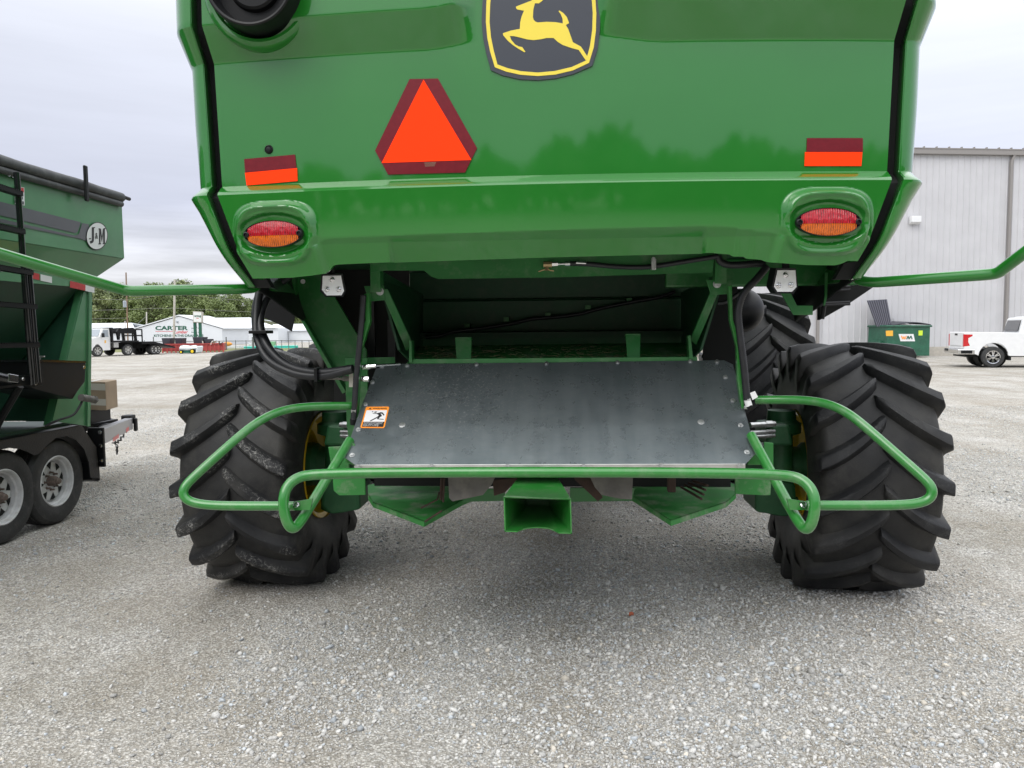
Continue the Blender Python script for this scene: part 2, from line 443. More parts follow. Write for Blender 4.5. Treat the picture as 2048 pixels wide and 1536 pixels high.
for r, row in enumerate(rows):
    line = [(x, hoodY(x, z), z) for x, z in row]
    a, b = line[0], line[-1]
    line = [(a[0]+.012, a[1]+.09, a[2]), (a[0]+.003, a[1]+.02, a[2]), (a[0]+.004, a[1]-.001+.006, a[2])][:2] + line + [(b[0]-.003, b[1]+.02, b[2]), (b[0]-.012, b[1]+.09, b[2])]
    vs.append(line)
vs.append([(x, y+.03, z+.004) for x, y, z in vs[-1]])
mb.loft(vs, False, False, closed=False)
hood = C(mb, 'rear_hood', 'green_gloss', smooth=27, fix=False)

# ---- corner panels that wrap round to the sides
def hw_side(z): return interp(z, [(1.84, 1.36), (2.0, 1.45), (2.236, 1.590), (2.246, 1.587), (2.274, 1.562), (2.287, 1.566), (2.55, 1.585), (2.81, 1.588), (2.95, 1.630), (3.3, 1.632), (4.0, 1.59)])
zside = list(np.linspace(4.0, 3.2, 8))[:-1] + list(np.arange(3.2, 2.79, -.012)) + list(np.arange(2.78, 2.33, -.05)) + [2.31, 2.295, 2.287, 2.283, 2.279, 2.265, 2.251, 2.246, 2.240, 2.236] + list(np.arange(2.22, 1.85, -.02)) + [1.85]
for sg in (-1, 1):
    mb = MB(); rws = []
    for z in zside:
        xg = hw_hood(z)+.052; W = hw_side(z)
        bul = .075*lin01(2.815, 2.95, z)
        yg = hood_profile(max(z, 2.02)) + .045*xg*xg - bul
        if z < 2.02: yg += (2.02-z)*.38
        low = smooth01(1.98, 1.84, z)           # the lower corner is cut back
        yg += low*.05
        r = .11 + .07*lin01(2.25, 2.32, z)
        W = max(W, xg+.03)
        r = min(r, W-xg)
        line = [(xg+.01, yg+.10), (xg+.002, yg+.012)] + [(xg+(W-r-xg)*t, yg+.045*0+.05*(W-r-xg)*t) for t in (0, .5, 1)]
        y1 = line[-1][1]
        for k in range(1, 9):
            a = k/8*math.pi/2; line.append((W-r+r*math.sin(a), y1+r*1.7*(1-math.cos(a))))
        ye = line[-1][1]
        for t in (.05, .2, .45): line.append((W+.0*t, ye+t*1.3))
        rws.append([(XC+sg*x, y, z) for x, y in line])
    mb.loft(rws, False, False, closed=False)
    C(mb, 'corner_panel', 'green_gloss', smooth=22, fix=False, solid=.008)
    # black rubber gap between hood and corner panel
    mb = MB(); rws = []
    for z in zside:
        xg = hw_hood(z); yg = hood_profile(max(z, 2.02))+.045*xg*xg+.075 - .075*lin01(2.815, 2.95, z)+max(0, 2.02-z)*.38
        rws.append([(XC+sg*(xg-.02), yg, z), (XC+sg*(xg+.08), yg, z), (XC+sg*(xg+.08), yg+.05, z), (XC+sg*(xg-.02), yg+.05, z)])
    mb.loft(rws); C(mb, 'seam_seal', 'black_mat', smooth=30)
    # side shield running forward over the wheels, and its lower flap
    mb = MB()
    top = [(3.9, 1.60), (3.3, 1.640), (2.95, 1.636), (2.81, 1.588), (2.55, 1.585), (2.25, 1.57)]
    ys = [4.1, 5.0, 6.5, 8.6]
    mb.loft([[(XC+sg*(x-.012), y, z) for z, x in top] for y in ys], False, False, closed=False)
    C(mb, 'side_shield', 'green_gloss', smooth=30, solid=.012)
    lowz = [(3.47, 1.865), (3.7, 1.81), (4.0, 1.735), (4.32, 1.672), (4.44, 1.78), (4.62, 1.90), (4.9, 1.985), (5.3, 2.02), (6.0, 2.04), (6.6, 2.1), (8.6, 2.1)]
    mb = MB(); rws = []
    for y, z in lowz:
        k = (2.26-z)/(2.26-1.865)
        rws.append([(XC+sg*(1.578-.012), y, 2.255), (XC+sg*(1.578-.012-.20*k*.5), y, 2.255-(2.255-z)*.5), (XC+sg*(1.578-.012-.20*min(k, 1.1)), y, z)])
    mb.loft(rws, False, False, closed=False)
    C(mb, 'wheel_flap', 'black', smooth=30, solid=.01)

# ---- black inner structure and main body
mb = MB(); mb.box((-1.35, 3.9, 2.01), (1.23, 8.6, 2.03)); C(mb, 'under_tray', 'green_inner_shade')
mb = MB(); mb.prism([(XC-1.45, 3.45, 4.0), (XC+1.45, 3.45, 4.0), (XC+1.55, 3.7, 4.02), (XC+1.6, 8.6, 4.05), (XC-1.6, 8.6, 4.05), (XC-1.55, 3.7, 4.02)], (0, 0, .06)); C(mb, 'roof_deck', 'green_gloss', bevel=.02)
mb = MB(); mb.prism([(-1.5, 6.2, 4.1), (1.4, 6.2, 4.1), (1.75, 5.9, 4.8), (-1.85, 5.9, 4.8)], (0, 2.4, 0)); C(mb, 'grain_tank', 'green_part', bevel=.02)
mb = MB(); mb.prism([(-.95, 8.65, 2.1), (-.95, 10.1, 2.1), (-.95, 10.4, 3.2), (-.95, 10.0, 4.0), (-.95, 8.65, 4.05)], (1.78, 0, 0)); C(mb, 'cab', 'glass_dark', bevel=.05)
mb = MB(); mb.prism([(-.8, 4.78, .95), (-.8, 4.78, 2.0), (-.8, 8.6, 2.0), (-.8, 8.6, .75), (-.8, 6.0, .75)], (1.5, 0, 0)); C(mb, 'separator_body', 'green_inner_shade')

# ---- emblem
def tangent(px, py, x0=None, off=.004):
    """sight line met with the plane that touches the hood at x0"""
    if x0 is None: x0 = P(px, py, 3.25).x
    z = P(px, py, 3.25).z
    y0 = hood_profile(min(z, 2.95))+.045*(x0-XC)**2-off; sl = .09*(x0-XC)
    n = Vector((sl, -1, 0)).normalized()
    return PN(px, py, Vector((x0, hood_profile(2.6)+.045*(x0-XC)**2-off, 2.6)), n)
def emb(off):
    return lambda x, y: tangent(900+x/5.689, y/5.689, XC-.02, off)
base = [(385,-200),(368,60),(360,250),(376,430),(410,600),(465,800),(600,860),(800,905),(1000,915),(1200,895),(1400,845),(1620,750),(1680,560),(1706,350),(1712,150),(1700,-50),(1680,-250),(1600,-640),(1030,-720),(450,-640)]
e = emb(.005); mb = MB(); mb.prism([e(*p) for p in base], (0, .006, 0)); emblem = C(mb, 'emblem', 'emblem_black', bevel=.0015)
o_ = [(430,-200),(412,60),(408,250),(424,430),(457,590),(510,765),(640,815),(800,850),(1000,865),(1200,848),(1400,800),(1582,715),(1635,540),(1660,350),(1665,150),(1652,-50),(1630,-250)]
i_ = [(475,-200),(457,60),(450,250),(466,420),(497,572),(540,733),(655,775),(808,810),(1000,825),(1190,808),(1385,762),(1548,688),(1592,525),(1618,340),(1624,150),(1610,-50),(1590,-250)]
e = emb(.0065); mb = MB(); mb.loft([[e(*p) for p in o_], [e(*p) for p in i_]], False, False, closed=False)
mb.build('emblem_border', 'emblem_yellow', emblem)
stag = [(750,75),(930,5),(925,-40),(890,-120),(960,-60),(1000,-130),(1010,-50),(1060,0),(1010,38),(966,36),(948,110),(943,195),(952,225),(972,246),(1000,255),(1100,248),(1200,252),(1283,266),(1281,215),(1262,165),(1235,126),(1246,120),(1290,148),(1330,195),(1355,262),(1318,284),(1345,330),(1370,400),(1398,480),(1490,530),(1522,578),(1564,645),(1545,687),(1500,620),(1465,568),(1380,545),(1280,510),(1225,475),(1178,431),(1100,432),(1020,448),(950,456),(880,448),(790,425),(730,411),(680,409),(698,455),(740,505),(782,528),(822,535),(858,590),(845,593),(785,558),(715,512),(655,460),(605,400),(602,378),(690,348),(795,328),(798,255),(815,185),(842,121),(765,107),(752,92)]
mb = MB(); mb.prism([e(*p) for p in stag], (0, .0012, 0)); mb.build('deer', 'emblem_yellow', emblem)

# ---- slow-moving-vehicle triangle
hexo = [(819,158),(876,157),(954,296),(930,345),(776,349),(750,301)]
mb = MB(); mb.prism([tangent(x, y, -.57, .0035) for x, y in hexo], (0, .0025, 0)); smv = C(mb, 'slow_vehicle_sign', 'dark_red_reflex')
tag(smv, 'orange triangle with dark red border')
mb = MB(); mb.prism([tangent(x, y, -.57, .0048) for x, y in [(847,159),(943,320),(763,326)]], (0, .001, 0)); mb.build('orange_triangle', 'orange_reflex_glow', smv)
mb = MB()
for k in range(4):
    mb.poly([tangent(x, y, -.57, .0055) for x, y in [(848+k*.8,325.5+2.2*k),(872-k*.8,324.7+2.2*k),(872-k*.8,325.3+2.2*k),(848+k*.8,326.1+2.2*k)]])
mb.build('fine_print', 'cardboard', smv)
# ---- reflective stickers
for x0, red, org in ((-1.26, [(488,318),(590,309),(593,336),(490,345)], [(489.5,345.5),(594,336),(595,362),(493,371)]),
                     (1.12, [(1614,276),(1726,276),(1726,303.5),(1613,303.5)], [(1610,304),(1725,304),(1723,332),(1609,332)])):
    mb = MB(); mb.prism([tangent(x, y, x0, .003) for x, y in red], (0, .002, 0)); s = C(mb, 'reflective_sticker', 'dark_red_reflex', bevel=.0008)
    mb = MB(); mb.prism([tangent(x, y, x0, .004) for x, y in org], (0, .002, 0)); mb.build('orange_band', 'orange_reflex_glow', s, bevel=.0008)
# ---- round plug
c = tangent(538, 299, -1.25, 0); mb = MB(); mb.lathe(c, (0, -1, 0), [(.019, -.01), (.019, .004), (.015, .009), (.012, .006), (.011, .008), (0, .009)], 20); C(mb, 'hood_plug', 'black', smooth=30)
# ---- big round air outlet at top
c = P(503, -40, 3.17); c.y = hoodY(c.x, 2.99)+.005
mb = MB(); mb.lathe(c, (0, -1, -.05), [(.246, -.05), (.241, .0), (.233, .014), (.220, .022), (.207, .020), (.199, .002), (.197, -.03)], 64); C(mb, 'vent_collar', 'green_gloss', smooth=40)
mb = MB(); mb.lathe(c, (0, -1, -.05), [(.194, -.04), (.190, .10), (.186, .116), (.180, .120), (.172, .116), (.168, .10), (.160, .045), (.112, .045), (.106, .066), (.096, .074), (0, .074)], 64); C(mb, 'air_outlet', 'black', smooth=35)

# ---- tail lights
for (px, py), (cx, cz) in zip(((547, 463), (1656, 436)), PODS):
    c = Vector((cx, 0, cz)); y = hoodY(cx, cz)-.002; sl = .09*(cx-XC)
    def el(u, v, d): return (cx+u*.134, y+sl*u*.134-d, cz+v*.0575)
    n = 56
    tl = None
    mb = MB(); rr = []
    for s_, d in ((1.0, 0.0), (1.0, .016), (.98, .022), (.945, .018), (.90, .006)): rr.append([el(s_*math.cos(2*math.pi*k/n), s_*math.sin(2*math.pi*k/n), d) for k in range(n)])
    mb.loft(rr, True, True); tl = C(mb, 'tail_light', 'print_black', smooth=40)
    vs_ = -.12
    def half(sgn):
        q = []
        for rr_ in np.linspace(0, 1, 9):
            row = []
            for k in range(33):
                t = math.pi*k/32; ux = .96*math.cos(t); uy = .96*math.sin(t)*sgn
                lim = .80 if abs(ux) > .80 else 1
                vx = ux*(.93 if abs(ux) > .85 else 1); vv = uy*rr_+vs_*(1-rr_)+(.02 if sgn < 0 else -.0)*0
                row.append(el(vx, vv if sgn > 0 else vv-.015, .016+.012*(1-(ux*ux+(vv)**2)*.9)))
            q.append(row)
        return q
    mb = MB(); mb.loft(half(1), False, False, closed=False); mb.build('red_lens', 'lens_red', tl, smooth=60)
    mb = MB(); mb.loft(half(-1), False, False, closed=False); mb.build('amber_lens', 'lens_amber', tl, smooth=60)
    for s_ in (-1, 1):
        mb = MB(); q = el(s_*.90, -.02, .02); mb.lathe(q, (0, -1, 0), [(.0125, -.008), (.0125, .006), (.008, .008), (.007, .002), (0, .002)], 18)
        mb.build('lens_screw', 'black', tl, smooth=30)

# ---- bulky underside parts
def bolts(mb, pts, n, r=.011, h=.009):
    for p in pts:
        p = Vector(p); n_ = Vector(n); mb.cyl(p, p+n_*.003, r*1.45, n=14); mb.cyl(p+n_*.003, p+n_*(.003+h), r, r*.92, n=6)
# cross beam under the hood, with its S-shaped lower lip
mb = MB(); mb.prism([P(x, y, 3.62) for x, y in [(740,520),(742,545),(770,541),(848,541),(862,553),(876,558),(1100,555),(1425,545),(1428,520),(1428,490),(740,500)]], (0, .01, 0)); C(mb, 'cross_beam', 'green_part')
mb = MB(); mb.box((-1.33, 3.5, 2.0), (1.21, 4.75, 2.016)); C(mb, 'deck_plate', 'green_inner_shade')
for px0, px1 in ((742, 762), (1428, 1452)):
    a, b = P(px0, 500, 3.66), P(px1, 500, 3.66); z0 = P(px0, 585 if px0 < 1000 else 568, 3.66).z
    mb = MB(); mb.box((a.x, 3.63, z0), (b.x, 3.70, 2.0)); C(mb, 'hanger', 'green_part', bevel=.003)
# straw chute: open-backed box
mb = MB(); mb.prism([P(762,560,3.85), P(770,545,3.85), P(846,590,4.72), P(846,700,4.72), P(822,722,3.95), P(800,700,3.85)], (-.012, 0, 0)); C(mb, 'chute_wall', 'green_inner_shade')
mb = MB(); mb.prism([P(1440,545,3.85), P(1362,585,4.72), P(1362,695,4.72), P(1385,715,3.95), P(1400,700,3.85), P(1440,570,3.85)], (.012, 0, 0)); C(mb, 'chute_wall', 'green_inner_shade')
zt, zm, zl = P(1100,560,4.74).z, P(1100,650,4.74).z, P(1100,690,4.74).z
mb = MB(); mb.box((-.95, 4.74, 1.2), (.80, 4.76, 2.0)); bw = C(mb, 'chute_back', 'green_inner_shade')
mb = MB(); mb.prism([(-.93, 4.735, P(1100,595,4.7).z), (-.93, 4.70, P(1100,597,4.7).z), (-.93, 4.735, P(1100,601,4.7).z)], (1.68, 0, 0)); mb.build('stiffener', 'green_inner_shade', bw)
mb = MB(); mb.prism([(-.93, 4.735, P(1100,662,4.7).z), (-.93, 4.60, P(1100,664,4.6).z), (-.93, 4.60, P(1100,676,4.6).z), (-.93, 4.735, P(1100,676,4.6).z)], (1.68, 0, 0)); mb.build('ledge', 'green_inner_shade', bw)
# sloping floor of the chute
mb = MB(); mb.hexa([P(838,692,4.6), P(1370,685,4.6), P(1392,722,3.92), P(812,728,3.92)], [p+Vector((0, 0, -.012)) for p in (P(838,692,4.6), P(1370,685,4.6), P(1392,722,3.92), P(812,728,3.92))]); C(mb, 'chute_floor', 'green_dusty')
# two bent tabs on the floor
for a in ((910, 943, 677, 728), (1251, 1281, 670, 722)):
    p, q, r, s_ = P(a[0], a[2], 3.96), P(a[1], a[2]-.5, 3.96), P(a[1]-1, a[3], 3.9), P(a[0]+4, a[3], 3.9)
    mb = MB(); mb.hexa([p, q, r, s_], [v+Vector((0, .008, 0)) for v in (p, q, r, s_)])
    mb.hexa([p, q, q+Vector((0, .06, -.01)), p+Vector((0, .06, -.01))], [v+Vector((0, 0, .006)) for v in (p, q, q+Vector((0, .06, -.01)), p+Vector((0, .06, -.01)))])
    C(mb, 'floor_tab', 'green_part', bevel=.002)
# cable across the chute
pts = [P(852,674,4.5), P(880,672,4.5), P(905,664,4.55), P(960,657,4.6), P(1020,648,4.64), P(1065,638,4.66), P(1115,634,4.66), P(1160,628,4.66), P(1200,617,4.66), P(1265,604,4.66), P(1320,594,4.66), P(1350,583,4.66)]
mb = MB(); mb.tube(pts, .011, 8, smooth=4); cb = C(mb, 'wiring_loom', 'hose', smooth=60)
for x, y in ((935,654),(1013,641),(1096,632),(1176,617),(1258,603)):
    p = P(x, y, 4.69); mb = MB(); mb.box((p.x-.016, p.y-.02, p.z-.005), (p.x+.016, p.y+.04, p.z+.02)); mb.build('cable_clip', 'green_part', cb)
# folded cross rail above the plate
mb = MB(); a, b = P(820,724,3.86), P(1395,719,3.86); mb.box((a.x, 3.86, a.z-.07), (b.x, 3.90, a.z+.015)); C(mb, 'floor_rail', 'green_part', bevel=.003)
# struts
for pts in ([(760,578),(775,578),(826,690),(812,702)], [(1428,568),(1444,568),(1393,690),(1380,680)]):
    q = [P(x, y, 3.72) for x, y in pts]; q[2] = P(*pts[2], 3.9); q[3] = P(*pts[3], 3.9)
    mb = MB(); mb.hexa(q, [v+Vector((0, .03, 0)) for v in q]); st = C(mb, 'strut', 'green_part', bevel=.003)
for pts, bp in (([(728,572),(768,571),(771,600),(738,603)], (760,583)), ([(1412,560),(1466,558),(1458,588),(1422,590)], (1434,568))):
    mb = MB(); mb.prism([P(x, y, 3.66) for x, y in pts], (0, .008, 0)); st = C(mb, 'strut_plate', 'green_part', bevel=.002)
    mb = MB(); bolts(mb, [P(*bp, 3.655)], (0, -1, 0), .013, .012); mb.build('bolt', 'steel_zinc', st, smooth=30)
for pts in ([(818,680),(823,682),(824,724),(818,726)], [(1376,672),(1381,670),(1386,716),(1379,718)]):
    mb = MB(); mb.prism([P(x, y, 3.84) for x, y in pts], (0, .06, 0)); C(mb, 'hinge_ear', 'green_part')
# big sloping wall on the left of the chopper
mb = MB(); mb.prism([P(x, y, 4.2) for x, y in [(588,545),(640,545),(733,700),(733,860),(712,900),(694,800),(690,785),(640,695),(593,615)]], (.0, .02, 0)); sw = C(mb, 'chopper_side', 'green_part', bevel=.003)
mb = MB(); mb.hexa([P(588,545,4.195), P(594,545,4.195), P(598,612,4.195), P(593,615,4.195)], [v+Vector((0, -.05, 0)) for v in (P(588,545,4.195), P(594,545,4.195), P(598,612,4.195), P(593,615,4.195))])
mb.hexa([P(593,615,4.195), P(598,612,4.195), P(697,782,4.195), P(690,786,4.195)], [v+Vector((0, -.05, 0)) for v in (P(593,615,4.195), P(598,612,4.195), P(697,782,4.195), P(690,786,4.195))])
mb.build('folded_edge', 'green_part', sw, bevel=.002)
mb = MB(); q = P(606,563,4.19); mb.lathe(q, (0, -1, 0), [(.013, 0), (.013, .003), (0, .003)], 20); mb.build('hole_light_disc', 'white_plain', sw)  # white disc painted for the daylight behind a small hole
# black sheet added for the shaded interior right of that, and drive belts
mb = MB(); a, b = P(662,560,4.4), P(800,560,4.4); mb.box((a.x, 4.4, 1.2), (b.x+.05, 4.42, 2.0)); C(mb, 'dark_backdrop', 'black_mat')
for x0, x1, y0, y1 in ((736,752,600,716), (776,793,640,724)):
    a, b = P(x0, y0, 4.36), P(x1, y1, 4.36); mb = MB(); mb.box((a.x, 4.34, b.z), (b.x, 4.36, a.z)); C(mb, 'drive_belt', 'hose')
mb = MB(); a, b = P(1440,560,4.9), P(1475,560,4.9); mb.box((a.x-.1, 4.9, .9), (b.x, 4.92, 2.0)); C(mb, 'dark_backdrop', 'black_mat')  # black sheet in place of shaded interior, right side
# sheet in green behind left bracket
mb = MB(); mb.prism([P(x, y, 3.98) for x, y in [(722,715),(790,714),(790,727),(724,730)]], (0, .01, 0)); C(mb, 'bracket_plate', 'green_part', bevel=.002)
mb = MB(); mb.prism([P(x, y, 3.9) for x, y in [(690,716),(735,716),(735,860),(702,905),(693,850)]], (0, .02, 0)); C(mb, 'bracket_plate', 'green_part', bevel=.002)
mb = MB(); mb.prism([P(x, y, 3.70) for x, y in [(698,744),(706,744),(706,774),(698,774)]], (0, .004, 0)); C(mb, 'cream_label', 'packing_tape')
# air tank at right
mb = MB(); c0 = P(1380,622,5.6); c1 = P(1485,620,5.6); c1.z = c0.z; rr = .155
mb.lathe(c0, (1, 0, 0), [(rr, 0), (rr, c1.x-c0.x)] + [(rr*math.cos(t), c1.x-c0.x+rr*.95*math.sin(t)) for t in np.linspace(.15, 1.57, 9)], 40, True, False)
C(mb, 'air_tank', 'black', smooth=40)
# dark linkage behind the right rear corner, hanging blade, cross tube
mb = MB(); a, b = P(1330,548,4.1), P(1715,556,4.1); mb.box((a.x, 4.06, P(1600,572,4.1).z), (b.x, 4.12, 2.0)); C(mb, 'cross_tube', 'green_part', bevel=.01)
mb = MB(); a, b = P(500,556,4.3), P(640,556,4.3); mb.box((a.x, 4.3, P(600,566,4.3).z), (b.x, 4.34, 2.0)); C(mb, 'cross_tube', 'green_inner_shade', bevel=.01)
mb = MB(); mb.prism([P(x, y, 3.8) for x, y in [(1651,545),(1656,545),(1654,595),(1649,615),(1646,614),(1650,592)]], (0, .01, 0)); hb = C(mb, 'hanging_bar', 'green_part')
mb = MB(); mb.tube([P(1648,612,3.8), P(1644,638,3.8)], .011, 10); mb.build('rubber_grip', 'black', hb, smooth=40)
mb = MB(); mb.prism([P(x, y, 3.62) for x, y in [(1562,586),(1582,586),(1594,611),(1626,611),(1626,630),(1587,630)]], (0, .01, 0)); C(mb, 'lamp_bracket', 'green_part', bevel=.002)
# dark clutter behind the right flap
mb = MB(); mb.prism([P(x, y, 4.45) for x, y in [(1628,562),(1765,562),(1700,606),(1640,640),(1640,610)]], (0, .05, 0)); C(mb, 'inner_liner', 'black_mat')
mb = MB()
for y in (576, 582, 607, 611): 
    mb.tube([P(1632, y, 4.42), P(1700, y-3, 4.42)], .008, 8)
C(mb, 'hydraulic_line', 'hose', smooth=60)
mb = MB(); mb.prism([P(x, y, 4.3) for x, y in [(512,562),(606,556),(597,600),(588,640),(583,663),(560,650),(512,628)]], (0, .01, 0)); C(mb, 'inner_liner', 'black')

# ---- work lights
def work_light(outer, inner, lens, Y, hous):
    mb = MB(); mb.loft([[P(x, y, Y) for x, y in outer], [P(x+hous[0], y+hous[1], Y+.05)*1 for x, y in outer], [P((x-hous[2])*.6+hous[2]+hous[0], (y-hous[3])*.6+hous[3]+hous[1], Y+.10) for x, y in outer]], False, True)
    mb.loft([[P(x, y, Y) for x, y in outer], [P(x, y, Y+.004) for x, y in inner]], False, False)
    wl = C(mb, 'work_light', 'black', bevel=.002)
    mb = MB(); mb.poly([P(x, y, Y+.003) for x, y in inner]); mb.build('lamp_face', 'lamp_white', wl)
    for x, y in lens:
        mb = MB(); mb.lathe(P(x, y, Y+.0025), (0, -1, 0), [(.0125, 0), (.0125, .0025), (.0115, .003), (.009, .001), (.005, .002), (.003, .006), (0, .007)], 22); mb.build('reflector', 'chrome', wl, smooth=30)
    # post
    c = lens[0]; mb = MB(); mb.cyl(P(c[0], outer[0][1]-16, Y+.05), P(c[0], outer[0][1]+2, Y+.05), .016); mb.build('mount', 'black', wl, smooth=40)
work_light([(643,549),(685,548),(692,583),(686,594),(651,594),(640,582)], [(645.5,552),(682,551),(688,582),(683,590.5),(653.5,591),(644,580)], [(664,559),(654.3,578.5),(677.5,578.5)], 3.42, (0, -2, 666, 570))
work_light([(1552,536.5),(1592,536.5),(1596,575),(1586,587),(1552,587),(1544,574)], [(1555,540.5),(1591,540.5),(1593,574),(1584,583.5),(1555,583.5),(1548,573)], [(1571.5,549.5),(1557,571),(1582,570)], 3.42, (-12, -1, 1568, 562))

# ---- rear plate
PL = [P(693,932,3.35), P(1510,929,3.35), P(1465,721,3.85), P(771,728,3.85)]
pn = (PL[1]-PL[0]).cross(PL[3]-PL[0]).normalized()
if pn.y > 0: pn = -pn
def on_plate(px, py, off=0.): return PN(px, py, PL[0]+pn*off, pn)
outl = [(712,931),(690,915),(690,908),(720,820),(752,737),(782,728),(1100,725),(1448,720.5),(1466,729),(1492,830),(1513,905),(1490,929)]
mb = MB(); mb.prism([on_plate(*p) for p in outl], -pn*.004); plate = C(mb, 'rear_plate', 'plate_steel')
mb = MB(); a, b = on_plate(708,931.5), on_plate(1491,929.5); dv = Vector((0, .004, -.034))
mb.hexa([a, b, b+dv, a+dv], [v+Vector((0, .004, 0)) for v in (a, b, b+dv, a+dv)]); mb.build('front_flange', 'alu', plate, bevel=.001)
mb = MB(); mb.tube([on_plate(712,930.5,.001), on_plate(1490,928.5,.001)], .0025, 6); mb.build('bright_edge', 'alu', plate)
zb_ = lambda L_: [(680+x/2.381, 700+y/2.381) for x, y in L_]
for x, y in zb_([(200,80),(155,155),(122,260),(88,380),(58,502),(320,75),(650,70),(983,65),(1322,60),(1668,55),(1795,57),(1835,130),(1870,242),(1907,360),(1937,488)]):
    mb = MB(); bolts(mb, [on_plate(x, y, .001)], pn, .0085, .007); mb.build('bolt', 'steel_zinc', plate, smooth=30)
for x in (716, 863, 1015, 1167, 1322, 1480):
    q = P(x, 933.5 if x < 1200 else 931.5, 3.345); mb = MB(); bolts(mb, [q], (0, -1, 0), .0085, .006); mb.build('bolt', 'steel_zinc', plate, smooth=30)
for x, y in ((804.5, 850), (1402, 844)):
    mb = MB(); mb.lathe(on_plate(x, y, .0005), pn, [(.0155, 0), (.0155, .0012), (.0125, .0018), (0, .0018)], 26); mb.build('round_cap', 'steel_zinc', plate, smooth=30)
# warning label
cs = [(720.3,855.8),(768.8,856.2),(778.8,813.2),(732.2,813.4)]
f1 = quadmap([on_plate(x, y, .0015) for x, y in cs]); f2 = quadmap([on_plate(x, y, .0022) for x, y in cs]); f3 = quadmap([on_plate(x, y, .003) for x, y in cs])
rect = lambda a, b, c, d: [(a, b), (c, b), (c, d), (a, d)]
lb = C(patch(MB(), f1, [(.04,0),(.96,0),(1,.05),(1,.95),(.96,1),(.04,1),(0,.95),(0,.05)]), 'warning_label', 'warn_orange')
patch(MB(), f2, rect(.06, .29, .94, .83)).build('picture_panel', 'white_plain', lb)
patch(MB(), f2, rect(.06, .055, .94, .285)).build('text_panel', 'print_black', lb)
fg = MB()
for s_ in ([(.30,.76),(.335,.79),(.37,.76),(.335,.73)], [(.42,.76),(.50,.77),(.53,.74),(.47,.71),(.41,.72)], [(.35,.67),(.37,.69),(.55,.69),(.70,.74),(.78,.72),(.88,.60),(.84,.58),(.76,.66),(.69,.68),(.78,.56),(.70,.50),(.66,.43),(.88,.42),(.89,.385),(.60,.41),(.62,.48),(.36,.31),(.31,.33),(.60,.53),(.64,.60),(.53,.66)]):
    patch(fg, f3, s_)
patch(fg, f3, [(.13,.88),(.26,.88),(.195,.95)])
fg.build('pictogram', 'print_black', lb)
text_part('warning_word', 'WARNING', f3, (.31, .885, .90, .945), 'print_black', lb, bold=.02)
for k, s_ in enumerate(('Avoid serious injury', 'from thrown objects.', 'Stay clear while', 'engine is running.')):
    text_part('small_print', s_, f3, (.09, .235-.05*k, .88 if k < 2 else .74, .27-.05*k), 'white_plain', lb, bold=.015)

# ---- bent light-green brackets either side with corrugated hose
mb = MB(); Lp = [(728,588),(738,586),(740,642),(722,702),(716,800),(712,862),(705,866),(708,800),(712,700),(731,640)]
mb.prism([P(x, y, 3.60) for x, y in Lp], (0, .035, 0)); C(mb, 'bent_bracket', 'green_tube', bevel=.002)
mb = MB(); Rp = [(1457,572),(1464,570),(1466,640),(1483,690),(1486,760),(1488,815),(1484,820),(1475,760),(1474,695),(1460,640)]
mb.prism([P(x, y, 3.60) for x, y in Rp], (0, .035, 0)); C(mb, 'bent_bracket', 'green_tube', bevel=.002)
def corr(pts, r, Y, name='corrugated_hose', k=None):
    q = spline(bend([P(x, y, Y) for x, y in pts], .3, 5), 6)
    L_ = sum((a-b).length for a, b in zip(q, q[1:]))
    n = max(30, int(L_/.0045)); cum = [0]
    for a, b in zip(q, q[1:]): cum.append(cum[-1]+(a-b).length)
    out = []; j = 0
    for i in range(n+1):
        d = L_*i/n
        while j < len(q)-2 and cum[j+1] < d: j += 1
        t = (d-cum[j])/max(1e-9, cum[j+1]-cum[j]); out.append(q[j].lerp(q[j+1], min(1, t)))
    mb = MB(); mb.tube(out, r, 10, radii=lambda t: r*(1+(.09 if int(t*n+.5) % 2 else -.05))); return C(mb, name, 'hose', smooth=70)
corr([(727,590),(724,640),(718,700),(712,760),(709,810),(707,838)], .0135, 3.585)
corr([(1535,532),(1512,560),(1486,585),(1475,620),(1481,680),(1488,730),(1494,800)], .0165, 3.575)
mb = MB(); mb.cyl(P(1494,798,3.575), P(1498,812,3.575), .016); mb.prism([P(x, y, 3.56) for x, y in [(1500,786),(1510,782),(1516,794),(1505,800)]], (0, .001, 0)); C(mb, 'hose_tag', 'white_plain', smooth=30)
mb = MB(); mb.cyl(P(1498,812,3.58), P(1502,817,3.56), .016, .012); mb.cyl(P(707,838,3.585), P(706,850,3.585), .017, .013); C(mb, 'hose_end', 'black', smooth=30)
for a_, b_ in ((1488,1496),(703,712)): mb = MB(); mb.cyl(P(a_,815 if a_ > 900 else 822,3.58), P(b_,815 if a_ > 900 else 822,3.58), .009, n=6); C(mb, 'bolt', 'steel_zinc')
corr([(1436,512),(1440,524),(1455,530),(1480,530),(1512,527),(1530,528)], .016, 3.60)
corr([(1530,530),(1516,560),(1480,585),(1450,605),(1435,606)], .010, 3.75)
